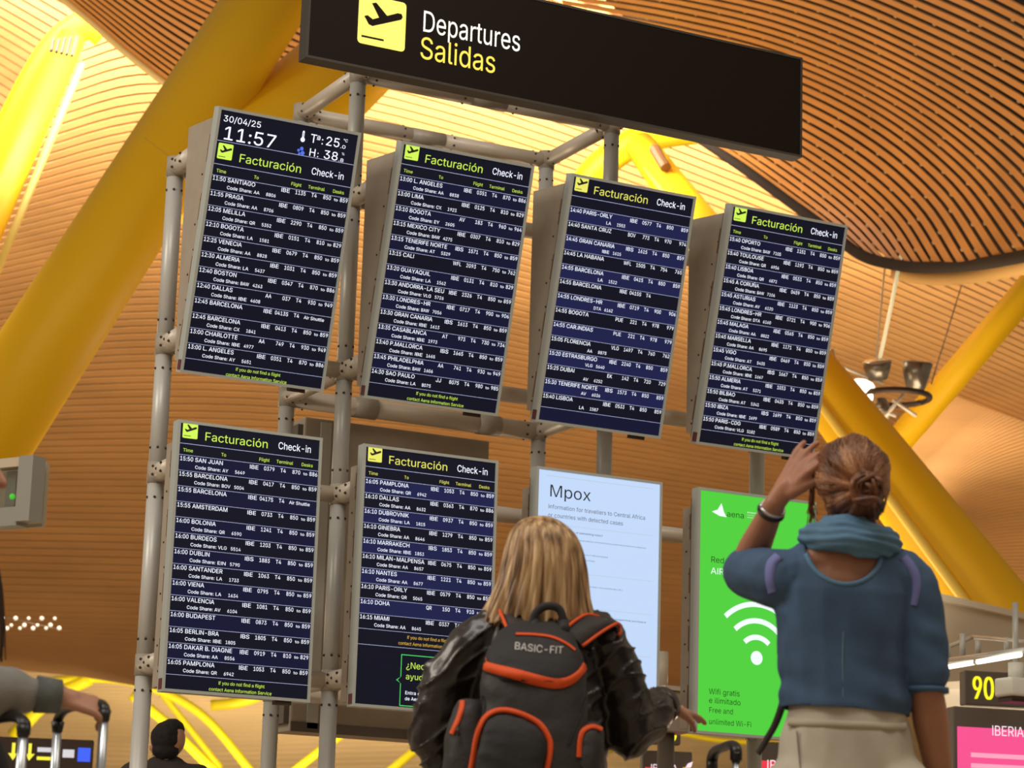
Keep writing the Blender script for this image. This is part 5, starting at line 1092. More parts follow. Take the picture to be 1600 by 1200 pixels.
def strap_surf(name, left, right, m, th=.012):
    """padded strap between two edge polylines of 3-d points"""
    A = smooth_path(left, 5); B = smooth_path(right, 5); bm = bmesh.new(); prev = None
    for a, b in zip(A, B):
        up = V((0, -th, th * .3)); mid = (a + b) / 2 + up * .5
        vs = [bm.verts.new(v) for v in (a, a + up * .7, mid + up * .4, b + up * .7, b)]
        if prev:
            for k in range(5): bm.faces.new((prev[k], prev[(k + 1) % 5], vs[(k + 1) % 5], vs[k]))
        prev = vs
    bmesh.ops.recalc_face_normals(bm, faces=bm.faces); return obj(name, bm, m, bp, True)
Lo = [m1(778, 950, -.035), m1(781, 958, -.075), m1(787, 972, -.125), m1(794, 990, -.17)]; Li = [m1(806, 955, -.04), m1(812, 962, -.08), m1(820, 974, -.13), m1(828, 988, -.17)]
Ro = [m1(968, 980, -.03), m1(963, 977, -.07), m1(940, 990, -.11), m1(910, 1012, -.17)]; Ri = [m1(935, 966, -.04), m1(917, 963, -.08), m1(902, 970, -.12), m1(884, 984, -.17)]
strap_surf('shoulder_strap', Lo, Li, BPM); strap_surf('shoulder_strap', Ri, Ro, BPM)
for e in (Lo, Ro, Ri): tubeo('strap_piping', smooth_path([p + V((0, -.010, .003)) for p in e], 5), .0042, ORG, bp, 8)
tubeo('side_piping', smooth_path([m1(968, 980, -.03) + V((0, -.01, 0)), m1(969, 988, -.05), m1(966, 992, -.06)], 4), .0042, ORG, bp, 8)
tubeo('grab_handle', smooth_path([mp(832, 984, -.20), mp(835, 962, -.20), mp(846, 950, -.20), mp(862, 947, -.20), (mp(876, 955, -.20)), mp(883, 986, -.20)], 5), .0065, BPD, bp, 10, 1.6)
tubeo('handle_tab', [mp(836, 968, -.19), mp(834, 990, -.21)], .014, BPD, bp, 12); tubeo('handle_tab', [mp(880, 970, -.19), mp(882, 990, -.22)], .014, BPD, bp, 12)
F = Flat(); F.text('BASIC-FIT', 0, 0, 1, mat('print_silver', (.62, .62, .60), .45), 7.6, FB, shear=.12)
vs = []
for x, _, z in F.v:
    q = mp(803 + x * 10.0, 1013.5 + x * 1.02 - z * 12.5 + 2.0 * math.sin(x / 7.6 * PI), -.29); vs.append(onto(TB, q.x, q.z, .0022))
F.v = [tuple(v) for v in vs]; F.build('lettering', bp)

# ------------------------------------------------------------------ woman looking up, hand to her brow
w2 = stand('person', 1325, 6.0, 'person in blue top and teal scarf, auburn hair in a bun, hand on brow')
m2 = Map(w2); H2 = m2(1330, 680).z
hc = m2(1331, 748)
body = bmesh.new(); P2 = head(body, (hc.x, .015, H2 - .108), 1.0, .25, .22)
cap_bm(body, (hc.x, -.005, H2 - .15), (.0, -.02, H2 - .27), .054, .060)
cap_bm(body, (-.06, -.012, H2 - .315), (.06, -.012, H2 - .315), .062, .062)
chain(body, [(0, 0, H2 - .36), (0, 0, 1.12), (0, 0, .90)], [.13, .118, .135], (1.1, .68))
legs(body, H2)
sR, eR, wR = m2(1428, 915, 0), m2(1447, 1080, -.01), m2(1470, 1230, .06)
sL, eL, wL = m2(1212, 905, 0), m2(1163, 890, .20), m2(1211, 786, .03)
chain(body, [sR, (sR + eR) / 2, eR, eR + (wR - eR) * .3, wR], [.050, .047, .041, .043, .029])
chain(body, [sL, eL, eL + (wL - eL) * .35, wL], [.050, .040, .040, .026])
kn = m2(1258, 718, .005)
hand(body, wL + (kn - wL).normalized() * .012, kn - wL, V((-.55, -.75, .35)), 1, 1.08, ((16, 22, 12), (12, 16, 12), (8, 12, 10), (2, 16, 12)), (-11, -3, 6, 15), (26, 12))
hand(body, wR, V((.1, .1, -1)), V((.9, 0, .1)), 1, 1.0, ((10, 25, 20),) * 4)
b2 = fuse('body', body, SKINT, w2, .0052, 4, .5); eyes(w2, P2)
BLU = mat('blue_jersey', (.052, .105, .20), .85, noise=(9, .25)); TEAL = mat('teal_scarf', (.095, .205, .33), .85, noise=(12, .16))
sh = bmesh.new()
q = lambda px, py, y=0: m2(px, py, y)
chain(sh, [(q(1320, 930)), q(1318, 1000), q(1320, 1060), q(1322, 1105)], [.150, .140, .134, .138], (1.13, .76))
cap_bm(sh, q(1235, 905), q(1405, 905), .072, .074, (1, 1, 1))
cap_bm(sh, q(1270, 885), q(1375, 885), .066, .066)
chain(sh, [sR + V((-.008, 0, .0)), (sR + eR) / 2, eR + V((-.002, 0, .035))], [.066, .063, .056])
chain(sh, [sL + V((.01, 0, 0)), (sL + eL) / 2, eL + (eL - sL) * -.08], [.070, .066, .057])
def fold(c):
    a = MN.noise(V((c.x * 7, c.y * 7, c.z * 9))); f = .0055 * a
    if c.z < 1.22: f += .0022 * math.sin(c.z * 95 + c.x * 22 + 3 * a) * min(1, (1.22 - c.z) * 8)
    if abs(c.x) > .15: f += .0016 * math.sin(c.z * 70 + c.x * 40 + 6 * a)
    if c.y < 0: f -= .006 * math.exp(-((c.x - q(1310, 950).x) / .006) ** 2) * 0
    return f
nc = q(1312, 862); zb = q(1312, 1112).z
def cutn(c): return (((c.x - nc.x) / .083) ** 2 + ((c.z - nc.z) / .088) ** 2 < 1 and c.y < .02) or c.z > nc.z + .035
s2 = fuse('blue_top', sh, BLU, w2, .0055, 5, .5, fold, cutn, (((0, 0, zb), (-.045, 0, -1)),)); md = s2.modifiers.new('t', 'SOLIDIFY'); md.thickness = .003; md.offset = 1
TS = bvh([s2]); TBd = bvh([b2, s2])
pts = []
for k in range(-8, 9):
    a = k / 8 * 1.35; x = nc.x + .0895 * math.sin(a); z = nc.z - .0945 * math.cos(a); h = onto(TS, x, z, .001); pts.append(h)
tubeo('neckline_binding', smooth_path(pts, 3), .0062, TEAL, w2, 8)
strip('back_seam', TS, [(q(1312, 925).x, q(1312, 925, -.1).z), (q(1308, 1000).x, q(1308, 1000, -.1).z), (q(1308, 1090).x, q(1308, 1090, -.1).z)], .003, mat('seam_pale', (.12, .20, .27), .9), w2, .0025, .001)
tubeo('sleeve_hem', [eR + V((-.002, 0, -.004)), eR + V((-.002, 0, .008))], [.056, .0555], BLU, w2, 24)
# scarf
bm = bmesh.new()
def ringp(cpx, cpy, rx, ry, sag, lean, n=40, ph=0.):
    c = q(cpx, cpy, -.0); return [V((c.x + rx * math.cos(2 * PI * k / n), c.y - .01 + ry * math.sin(2 * PI * k / n), c.z - sag * max(0, -math.sin(2 * PI * k / n)) + .004 * math.sin(6 * PI * k / n + ph) + lean * math.cos(2 * PI * k / n))) for k in range(n + 1)]
for cpy, rx, ry, sag, rr, ph in ((817, .052, .060, .004, .0125, 0), (825, .070, .072, .006, .012, 1), (832, .090, .088, .006, .014, 2), (838, .104, .098, .009, .014, 3.3), (844, .110, .104, .011, .0145, 4.1), (850, .110, .105, .014, .014, 5), (855, .102, .100, .018, .0125, 0.6), (860, .088, .092, .018, .010, 2.2)):
    tube(bm, ringp(1327, cpy, rx, ry, sag, -.006, ph=ph), rr, 10, False)
cap_bm(bm, q(1327, 828, -.01), q(1327, 846, -.01), .052, .080)
scf = fuse('scarf', bm, TEAL, w2, .004, 2, .5, lambda c: .0022 * math.sin(c.z * 330 + 3 * math.atan2(c.y, c.x) + 5 * MN.noise(c * 12)))
# skirt-like trousers
bm = bmesh.new(); legs(bm, H2, .088, .035)
chain(bm, [q(1322, 1100), q(1322, 1150), q(1322, 1230), q(1322, 1290)], [.120, .136, .150, .145], (1.14, .80))
def fold2(c): return .005 * MN.noise(V((c.x * 10, c.y * 10, c.z * 5))) + .003 * math.sin(c.x * 60 + c.z * 30)
zt = q(1320, 1085).z
tr = fuse('trousers', bm, mat('beige_cotton', (.50, .455, .37), .85, noise=(6, .1)), w2, .008, 4, .5, fold2, None, (((0, 0, zt), (0, 0, 1)),))
TT = bvh([tr])
strip('waistband', TT, [(q(1228, 1124).x, q(1225, 1124, -.1).z), (q(1260, 1128).x, q(1260, 1128, -.1).z), (q(1320, 1132).x, q(1320, 1132, -.1).z), (q(1380, 1134).x, q(1380, 1134, -.1).z), (q(1410, 1132).x, q(1410, 1132, -.1).z)], .018, mat('beige_band', (.46, .40, .31), .85), w2, .002, .003)
strip('pocket_seam', TT, [(q(1240, 1140).x, q(1240, 1140, -.1).z), (q(1243, 1200).x, q(1243, 1200, -.1).z), (q(1243, 1260).x, q(1243, 1260, -.1).z)], .003, mat('seam_dark', (.2, .17, .13), .9), w2, .001, .001)  # thin darker line along the pocket
shoes(w2, H2, .088, mat('tan_shoe', (.25, .16, .1), .6))
# hair with bun
HA = hairmat('auburn_hair', (.035, .011, .005), (.12, .040, .015), (.28, .11, .045), 24)
HA2 = hairmat('auburn_light', (.22, .085, .035), (.38, .17, .075), (.58, .30, .14), 24)
HA3 = hairmat('auburn_mid', (.09, .03, .012), (.20, .075, .03), (.32, .13, .055), 24)
R2 = Matrix.Rotation(.20, 3, 'X')
hb = bmesh.new(); cz = H2 - .098
ell(hb, (q(1331, 745).x, -.006, cz), (.090, .100, .098), R2); ell(hb, (q(1334, 790).x, -.018, cz - .068), (.068, .080, .070))
ell(hb, (q(1322, 712).x, .02, cz + .012), (.078, .085, .082))
hcut = lambda c: c.y > .055 and c.z < cz + .055
bunc = q(1352, 762, -.12)
def hw(c):
    d = V((c.x - bunc.x, 0, c.z - bunc.z)); a = math.atan2(d.z, d.x) * 1.0
    return .0030 * math.sin(a * 9 + 2.5 * MN.noise(c * 9)) + .0012 * math.sin(a * 27)
hr = fuse('hair', hb, HA, w2, .0045, 5, .6, hw, hcut)
TH = bvh([hr]); random.seed(11); groups = [bmesh.new() for _ in range(3)]
for i in range(900):
    a = random.uniform(0, 2 * PI); r = random.uniform(.07, .15)
    s = V((bunc.x + r * math.cos(a) * .95, 0, bunc.z + r * math.sin(a)))
    if s.z < cz - .11: s.z = cz - .11
    sw = random.uniform(-.3, .3) + .35; pts = []
    for k in range(9):
        f = k / 8; v = V((s.x - bunc.x, 0, s.z - bunc.z)) * (1 - .82 * f); an = sw * math.sin(PI * f) * .5
        x = bunc.x + v.x * math.cos(an) - v.z * math.sin(an); z = bunc.z + v.x * math.sin(an) + v.z * math.cos(an)
        h = TH.ray_cast(V((x, -1, z)), V((0, 1, 0)))
        if h[0] is None: h = TH.find_nearest(V((x, -.02, z)))
        pts.append(h[0] + h[1] * (.0018 if h[1].y < 0 else -.0018))
    g = 0 if s.z < bunc.z - .03 else (1 if MN.noise(V((a * 3.2, 1, r * 6))) > .02 else 2)
    tube(groups[g], pts, [random.uniform(.0007, .0015)] * 9, 4, False)
for b_, m_ in zip(groups, (HA, HA2, HA3)): stuff(obj('hair_strands', b_, m_, w2, True))
bm = bmesh.new(); random.seed(4); ell(bm, bunc + V((0, .012, -.004)), (.036, .034, .036))
for i in range(26):
    a0 = random.uniform(0, 2 * PI); R0 = random.uniform(.010, .036); tl = random.uniform(-.6, .6); dy = random.uniform(-.030, .004); pts = []
    for k in range(15):
        t = a0 + k / 14 * random.uniform(3.9, 4.1); pts.append(bunc + V((R0 * math.cos(t) * 1.05, dy * (1 - (R0 / .04) ** 2 * .6) + .006 * math.sin(t * 2 + tl), R0 * math.sin(t) + .005 * tl)))
    tube(bm, pts, random.uniform(.0035, .0062), 6)
for (ax, az, bx, bz) in ((-.01, .045, .02, -.045), (.0, .03, .038, -.01), (-.036, .0, .02, .034), (-.028, -.03, .034, -.034), (-.02, .02, .012, -.03)):
    tube(bm, smooth_path([bunc + V((ax, .0, az)), bunc + V(((ax + bx) / 2 + .01, -.042, (az + bz) / 2)), bunc + V((bx, -.004, bz))], 5), .006, 6)
obj('hair_bun', bm, HA3, w2, True)
bm = bmesh.new(); random.seed(9)
for i in range(26):
    x = 1268 + random.uniform(-3, 7); y = random.uniform(.02, .06); pts = [q(x + random.uniform(4, 12), 722, y), q(x, 752, y + .01), q(x - 3 + random.uniform(-4, 4), 785, y + .01), q(x + random.uniform(-6, 6), 815 + random.uniform(-15, 18), y)]
    tube(bm, smooth_path(pts, 4), .0012, 4, False)
stuff(obj('loose_strands', bm, HA2, w2, True))
tubeo('earring', [q(1273, 790, .01), q(1273, 796, .01)], .004, mat('gold', (.8, .6, .25), .25, 1.), w2, 8)
dv = (wL - eL).normalized()
for k, (nm, mm, r) in enumerate((('bracelet', mat('black_cord', (.015, .013, .015), .5), .031), ('bracelet', mat('silver_bead', (.6, .6, .6), .3, .8), .029))):
    c = wL - dv * (.030 - .012 * k); s, t = frame_of(dv)
    tubeo(nm, [c + (s * math.cos(2 * PI * i / 24) + t * math.sin(2 * PI * i / 24)) * r for i in range(25)], .0042, mm, w2, 8)
# glasses pushed up on the brow
g = q(1283, 706, .05); tubeo('sunglasses', smooth_path([g + V((-.012, .02, -.012)), g + V((0, 0, 0)), g + V((.02, -.03, .004))], 4), .006, BOLT, w2, 8)
# daypack worn on the chest
dp = tag(empty('daypack', w2.location, (0, 0, ANG)), 'daypack worn on the chest, lavender shoulder straps and dangling dark webbing', 'bag')
LAV = mat('lavender_webbing', (.17, .19, .46), .8)
def S2(l): return [(q(a, b, -.08).x, q(a, b, -.08).z) for a, b in l]
strip('shoulder_strap', TS, S2([(1219, 866), (1208, 877), (1204, 893), (1204, 908), (1208, 924)]), .024, LAV, dp, .004, .004, tw=lambda t: 1 - .45 * max(0, t - .4))
strip('shoulder_strap', TS, S2([(1414, 868), (1425, 883), (1433, 903), (1433, 922), (1429, 945)]), .024, LAV, dp, .004, .004, tw=lambda t: 1 - .6 * max(0, t - .4))
bm = bmesh.new()
P = [q(1232, 1020, .10), q(1229, 1060, .12), q(1224, 1095, .12), q(1212, 1130, .13), q(1198, 1155, .14), q(1184, 1178, .14)]
P = smooth_path(P, 5); prev = None
for i, p in enumerate(P):
    d = (P[min(i + 1, len(P) - 1)] - P[max(0, i - 1)]).normalized(); s = V((d.z, 0, -d.x)) * (.011 - .004 * i / len(P)); f = V((0, .002, 0))
    vs = [bm.verts.new(v) for v in (p - s - f, p + s - f, p + s + f, p - s + f)]
    if prev:
        for k in range(4): bm.faces.new((prev[k], prev[(k + 1) % 4], vs[(k + 1) % 4], vs[k]))
    prev = vs
obj('webbing', bm, mat('webbing_dark', (.045, .038, .035), .8), dp, True)
bm = bmesh.new(); cap_bm(bm, (0, .20, 1.02), (0, .20, 1.26), .11, .10, (1.1, .6)); fuse('pack_body', bm, LAV, dp, .014, 4)

# ------------------------------------------------------------------ person at the left edge with suitcases
w3 = stand('person', -75, 5.9, 'person at the left edge in a grey sweatshirt holding a suitcase handle')
m3_ = Map(w3); q = lambda px, py, y=0: m3_(px, py, y)
H3 = q(-60, 662).z; hx = q(-58, 700).x
body = bmesh.new(); P3 = head(body, (hx, 0, H3 - .115), 1.0, -1.35, 0)
cap_bm(body, (hx - .01, 0, H3 - .17), (hx - .02, 0, H3 - .30), .052, .058)
chain(body, [(hx - .02, 0, H3 - .36), (hx - .02, 0, 1.1), (hx - .02, 0, .9)], [.125, .12, .135], (.8, 1.1))
bo = V((hx - .02, 0, 0)); lb = bmesh.new(); legs(lb, H3); bmesh.ops.translate(lb, verts=lb.verts, vec=bo); me = bpy.data.meshes.new('t'); lb.to_mesh(me); lb.free(); body.from_mesh(me)
s3, e3, r3 = q(-75, 985, -.12), q(-40, 1075, -.16), q(90, 1088, -.10)
chain(body, [s3, e3, r3], [.05, .042, .030])
k3 = q(140, 1101, -.08)
hand(body, r3, k3 - r3, V((.1, -.6, .8)), -1, 1.0, ((28, 62, 40), (26, 60, 40), (24, 60, 40), (20, 58, 40)), (-2, 0, 2, 4), (18, 20))
s3b = q(-80, 985, .14); chain(body, [s3b, s3b + V((.03, .02, -.25)), s3b + V((.05, -.02, -.45))], [.05, .042, .027])
hand(body, s3b + V((.05, -.02, -.45)), V((.1, 0, -1)), V((0, 1, 0)), 1)
fuse('body', body, SKIN, w3, .0055, 4, .5); eyes(w3, P3)
SW3 = mat('grey_sweatshirt', (.255, .25, .235), .9, noise=(25, .10), bump=.3); RIB = mat('rib_cuff', (.13, .145, .14), .9, noise=(60, .1))
sw = bmesh.new(); chain(sw, [bo + V((0, 0, H3 - .37)), bo + V((0, 0, 1.1)), bo + V((0, 0, .92))], [.145, .145, .15], (.85, 1.1))
cap_bm(sw, s3 + V((0, .03, .03)), s3b + V((0, -.03, .03)), .07, .07)
chain(sw, [s3, e3, e3 + (r3 - e3) * .40, r3 - (r3 - e3) * .34], [.068, .066, .055, .042])
chain(sw, [s3b, s3b + V((.03, .02, -.25)), s3b + V((.05, -.02, -.42))], [.065, .055, .04])
fuse('sweatshirt', sw, SW3, w3, .007, 4, .5, lambda c: .007 * MN.noise(V((c.x * 14, c.y * 10, c.z * 8))) + .003 * math.sin(c.x * 90 + 20 * c.z))
dd = (r3 - e3).normalized(); tubeo('cuff', [r3 - dd * .050, r3 + dd * .006], [.043, .039], RIB, w3, 24)
bm = bmesh.new(); legs(bm, H3, .09, .02); cap_bm(bm, (-.06, 0, .88), (.06, 0, .88), .12, .12); bmesh.ops.translate(bm, verts=bm.verts, vec=bo); fuse('trousers', bm, mat('black_cloth', (.02, .02, .022), .8), w3, .012, 3)
for sg_ in (-1, 1):
    bm = bmesh.new(); cap_bm(bm, (bo.x - .04, .09 * sg_, .045), (bo.x + .13, .1 * sg_, .035), .044, .034); fuse('shoe', bm, mat('black_shoe', (.02, .02, .02), .5), w3, .012, 3)
HD = hairmat('dark_brown_hair', (.012, .007, .005), (.035, .018, .010), (.10, .05, .025))
S3 = [(H3 + .005, .004, .004, hx - .01, 0), (H3 - .01, .05, .05, hx - .012, 0), (H3 - .04, .08, .075, hx - .016, 0), (H3 - .09, .093, .085, hx - .022, 0), (H3 - .16, .092, .088, hx - .024, 0), (H3 - .25, .097, .10, hx - .02, -.01), (H3 - .36, .105, .12, hx - .005, -.02), (H3 - .46, .104, .13, hx + .0, -.02), (H3 - .52, .098, .13, hx + .0, -.02)]
vs, fs = curtain(S3, 0, n=200, nz=40, front=0)
# opening for the face, which looks towards the right
keep = [f for f in fs if not (all(vs[i][0] > hx + .045 for i in f) and vs[f[0]][2] < H3 - .05 and vs[f[0]][2] > H3 - .26)]
o = obj('hair', (vs, [], keep), HD, w3, True); md = o.modifiers.new('t', 'SOLIDIFY'); md.thickness = .005; md.offset = -1
bm = bmesh.new(); random.seed(6)
for i in range(30):
    x = random.uniform(-12, 7); tube(bm, smooth_path([q(-20 + random.uniform(-4, 4), 800, -.10), q(x - 6, 900, -.12), q(x, 960, -.12), q(x - 1 + random.uniform(-3, 3), 1015 + random.uniform(-15, 20), -.12)], 4), .0014, 4, False)
stuff(obj('hair_strands', bm, HD, w3, True))

BLK = mat('handle_black', (.013, .012, .013), .38); SIL = mat('handle_pole', (.50, .54, .58), .28, .85)
def suitcase(g0, g1, label, shell, rad=.0125, pole_d=None, hgt=.62, grip_t=.017, wd=.40):
    """g0,g1 = tops of the two telescopic poles (world)"""
    g0, g1 = V(g0), V(g1); c = (g0 + g1) / 2; ax = (g1 - g0); ax.z = 0; L = ax.length; ang = math.atan2(ax.y, ax.x)
    o = tag(empty('suitcase', (c.x, c.y, 0), (0, 0, ang)), label, 'suitcase', 'upright trolley suitcases'); h = c.z
    for s in (-1, 1):
        tubeo('pole', [(s * L / 2, 0, hgt + .001), (s * L / 2, 0, h - .028)], rad * .78, SIL, o, 16)
        tubeo('grip_socket', [(s * L / 2, 0, h - .040), (s * L / 2, 0, h - .015)], [rad * .9, rad * 1.15], BLK, o, 16)
    P = smooth_path([(-L / 2 - .002, 0, h - .035), (-L / 2 + .002, 0, h - .008), (-L / 2 + L * .16, 0, h + .008), (0, 0, h + .009), (L / 2 - L * .16, 0, h + .008), (L / 2 - .002, 0, h - .008), (L / 2 + .002, 0, h - .035)], 5)
    tubeo('grip', P, grip_t, BLK, o, 16, .72)
    bm = bmesh.new(); box(bm, (-wd / 2, -.17, .06), (wd / 2, .02, hgt)); bevel(bm, .035, 4)
    obj('shell', bm, shell, o, True)
    for k in range(5): bxo('shell_rib', (-wd / 2 + .05 + k * (wd - .11) / 4, .0205, .12), (-wd / 2 + .06 + k * (wd - .11) / 4, .027, hgt - .08), shell, o)
    for sx in (-1, 1):
        for sy in (-.13, -.03):
            tubeo('wheel', [(sx * (wd / 2 - .05) - .012, sy, .03), (sx * (wd / 2 - .05) + .012, sy, .03)], .03, BLK, o, 18)
    return o
suitcase(un(92, 1106, d=6.1), un(163, 1112, d=5.75), 'upright suitcase whose handle is gripped by the grey-sleeved hand', mat('case_grey', (.12, .12, .13), .4), .014, grip_t=.0125, wd=.28)
suitcase(un(-70, 1128, d=5.95), un(37, 1135, d=5.6), 'suitcase in the bottom left corner with a free black handle', mat('case_navy', (.03, .04, .07), .4), .015, grip_t=.016, wd=.26)
suitcase(un(1113, 1175, d=6.6), un(1150, 1171, d=6.3), 'suitcase with a black handle below the bright green screen', mat('case_black', (.03, .03, .03), .4), .0125, grip_t=.0155, wd=.40)

# ------------------------------------------------------------------ man far behind
w4 = stand('person', 277, 13, 'distant person with short dark hair and black jacket beneath the lower left screen')
m4 = Map(w4); q = lambda px, py, y=0: m4(px, py, y); H4 = q(277, 1127).z
body = bmesh.new(); P4 = head(body, (0, 0, H4 - .115), 1.0, .95); cap_bm(body, (0, 0, H4 - .17), (0, 0, H4 - .3), .055, .06)
chain(body, [(0, 0, H4 - .38), (0, 0, 1.1), (0, 0, .9)], [.13, .13, .135], (1.1, .7)); legs(body, H4)
for s in (-1, 1):
    chain(body, [(s * .19, 0, H4 - .33), (s * .23, 0, 1.08), (s * .22, .1, .86)], [.05, .042, .028]); hand(body, (s * .22, .1, .86), (0, .2, -1), (s, 0, 0), 1)
fuse('body', body, SKIN, w4, .009, 4, .5); eyes(w4, P4)
bm = bmesh.new(); ell(bm, (0, -.012, H4 - .088), (.084, .100, .088)); ell(bm, (0, -.040, H4 - .15), (.070, .060, .050)); ell(bm, (.02, .0, H4 - .045), (.066, .08, .058))
fuse('hair', bm, mat('black_hair', (.008, .006, .006), .85, noise=(60, .4)), w4, .007, 3, .5, lambda c: .004 * MN.noise(c * 40), lambda c: -.81 * c.x + .58 * c.y > .045 and c.z < H4 - .06)
jk = bmesh.new(); chain(jk, [(0, 0, H4 - .38), (0, 0, 1.1), (0, 0, .88)], [.155, .155, .16], (1.15, .75)); cap_bm(jk, (-.165, 0, H4 - .285), (.165, 0, H4 - .285), .078, .078); cap_bm(jk, (-.05, -.01, H4 - .235), (.05, -.01, H4 - .235), .058, .058)
for s in (-1, 1): chain(jk, [(s * .19, 0, H4 - .33), (s * .23, 0, 1.08), (s * .22, .09, .9)], [.07, .06, .045])
fuse('jacket', jk, mat('black_jacket', (.034, .027, .024), .85), w4, .012, 4, .5, lambda c: .008 * MN.noise(c * 12))
bm = bmesh.new(); legs(bm, H4, .09, .02); cap_bm(bm, (-.06, 0, .88), (.06, 0, .88), .12, .12); fuse('trousers', bm, mat('black_cloth', (.02, .02, .022), .8), w4, .014, 3)
shoes(w4, H4, .09, mat('black_shoe', (.02, .02, .02), .5))

# ------------------------------------------------------------------ far hall furniture
class Facing:
    """panel frame: origin at top-left pixel at depth d, x axis right in the picture, z up"""
    def __init__(s, name, px, py, d, w, h, yaw, label, cat, th=.12, m=None, group=None):
        p = un(px, py, d=d); s.o = tag(empty(name, (p.x, p.y, p.z - h), (0, 0, ANG + yaw)), label, cat, group); s.w, s.h = w, h
        bm = bmesh.new(); box(bm, (0, 0, 0), (w, th, h)); bevel(bm, .008, 1); obj('housing', bm, m or BOLT, s.o)
    def put(s, F, name='screen', dy=-.004): o = F.build(name, s.o); o.location.y = dy; return o
PNK = mat('screen_pink', (.1, .01, .05), .4, emit=(.90, .085, .27), estr=1.0); RED = mat('screen_red', (.1, .01, .01), .4, emit=(.85, .035, .06), estr=1.0)
AMB = mat('sign_digits', (.2, .2, 0), .4, emit=(1.1, 1.0, .02), estr=1.0); PNW = mat('pink_white', (.2, .2, .2), .4, emit=(.95, .75, .85), estr=1.0)
def airline_screen(px, py, d, w, h, yaw, label, col, fs=1.):
    f = Facing('airline_screen', px, py, d, w, h, yaw, label, 'screen', .12, CABD, 'airline desk screens'); F = Flat(); b = .02
    F.rect(b, b, w - b, h - .12, col); f.put(F)
    F = Flat(); F.text('IBERIA', w * .16, h - .36 * fs, .13 * fs, PNW, .46 * fs, FB)
    x = w * .16 + .53 * fs; z = h - .36 * fs
    F.poly([(x, z - .05), (x + .10 * fs, z - .03), (x + .17 * fs, z + .10 * fs), (x + .03 * fs, z + .04)], TXO, -.002); F.poly([(x + .06 * fs, z + .07 * fs), (x + .17 * fs, z + .10 * fs), (x + .20 * fs, z + .20 * fs), (x + .11 * fs, z + .16 * fs)], PNW, -.002)
    for k in range(3): F.rect(w * .07, h - (.66 + .14 * k) * fs, w * .07 + (.82 + .1 * k) * fs, h - (.60 + .14 * k) * fs, mat('pink_pale', (.2, .1, .1), .4, emit=(.95, .35, .5), estr=1.0), -.002)
    f.put(F, 'lettering', -.006); return f
airline_screen(1490, 1103, 15, 1.5, .9, .25, 'pink airline screen under the yellow 90 sign at lower right', PNK, .45)
airline_screen(1004, 1172, 18, .36, .6, .1, 'small red airline screen low between the jacket sleeve and green screen', RED, .42)
airline_screen(1178, 1158, 16, .5, .6, .1, 'red airline screen partly behind the beige trousers', RED, .5)
f = Facing('desk_number_sign', 1507, 1047, 17.5, .75, .24, .2, 'dark check-in desk sign with glowing yellow number 90', 'sign', .1, CABD)
F = Flat(); F.text('90', .045, .045, .155, AMB, .16, FB); F.text('90', .054, .045, .155, AMB, .16, FB, y=-.001); f.put(F, 'digits')
f = Facing('desk_number_sign', 1010, 1118, 18, .25, .2, .1, 'small dark sign glowing yellow just under the leather cuff', 'sign', .08, CABD)
F = Flat(); F.text('8', .13, .02, .16, AMB, .09, FB); f.put(F, 'digits')
# camera dome / ceiling projector by the 90 sign
p = un(1588, 1090, d=14.5); o = tag(empty('ceiling_camera', p), 'white boxy camera unit hanging beside the 90 sign', 'camera')
WM = mat('white_plastic', (.75, .74, .68), .4)
bm = bmesh.new(); box(bm, (-.10, -.08, 0), (.10, .08, .11)); bevel(bm, .02, 3); obj('case', bm, WM, o, True)
bm = bmesh.new(); box(bm, (-.085, -.07, -.03), (.085, .07, -.001)); bevel(bm, .01, 2); obj('lens_plate', bm, BOLT, o)
tubeo('neck', [(0, 0, .111), (0, 0, .2)], .045, WM, o, 16); tubeo('drop_rod', [(0, 0, .2), (0, 0, .55)], .018, TUBEG, o, 10)
# pale bulkhead with rail and fluorescent tube
a, b = un(1425, 926, d=20), un(1720, 992, d=22.2); ax = V((b.x - a.x, b.y - a.y, 0)); L = ax.length; ang = math.atan2(ax.y, ax.x)
BW = mat('bulkhead_cream', (.66, .56, .42), .6)
o = empty('trim_9', (a.x, a.y, a.z), (0, 0, ang)); o['kind'] = 'structure'; o.name = 'trim_4'
bxo('fascia', (0, 0, -.72), (L, .5, 0), BW, o); bxo('fascia_lip', (0, -.06, -.02), (L, -.001, .03), mat('lip_cream', (.8, .7, .55), .5), o)
bxo('soffit', (0, -1.2, -.78), (L, .5, -.721), BW, o)
p = un(1470, 1044, d=15.5); q2 = un(1594, 1023, d=13.6)
o = tag(empty('fluorescent_lamp', p), 'glowing white fluorescent tube above the 90 sign', 'lamp')
FL = mat('tube_light', (.9, .9, .9), .4, emit=(1.0, 1.0, .80), estr=3.0)
d_ = q2 - p
tubeo('tube', [V((0, 0, 0)), d_ * .47], .014, FL, o, 10); tubeo('tube', [d_ * .50, d_], .014, FL, o, 10); tubeo('socket', [d_ * .47, d_ * .50], .016, WM, o, 10)
tubeo('fixture_rail', [V((-.05, .03, .03)), d_ + V((.05, .03, .03))], .018, TUBEG, o, 8)
o = tag(empty('ceiling_rail', un(1480, 1005, d=16)), 'thin grey service rail with brackets under the cream bulkhead', 'rail'); c0 = o.location
P = [un(1478, 1012, d=16) - c0, un(1520, 995, d=16) - c0, un(1620, 1004, d=14.5) - c0]
tubeo('rail', P[1:], .012, TUBEG, o, 8); tubeo('rail', P[:2], .014, TUBE, o, 8)
for x, y0, y1 in ((1504, 990, 1024), (1528, 1000, 1020), (1573, 996, 1024), (1481, 1010, 1030)):
    tubeo('bracket', [un(x, y0, d=15.6) - c0, un(x, y1, d=15.6) - c0], .018, TUBEG, o, 8)
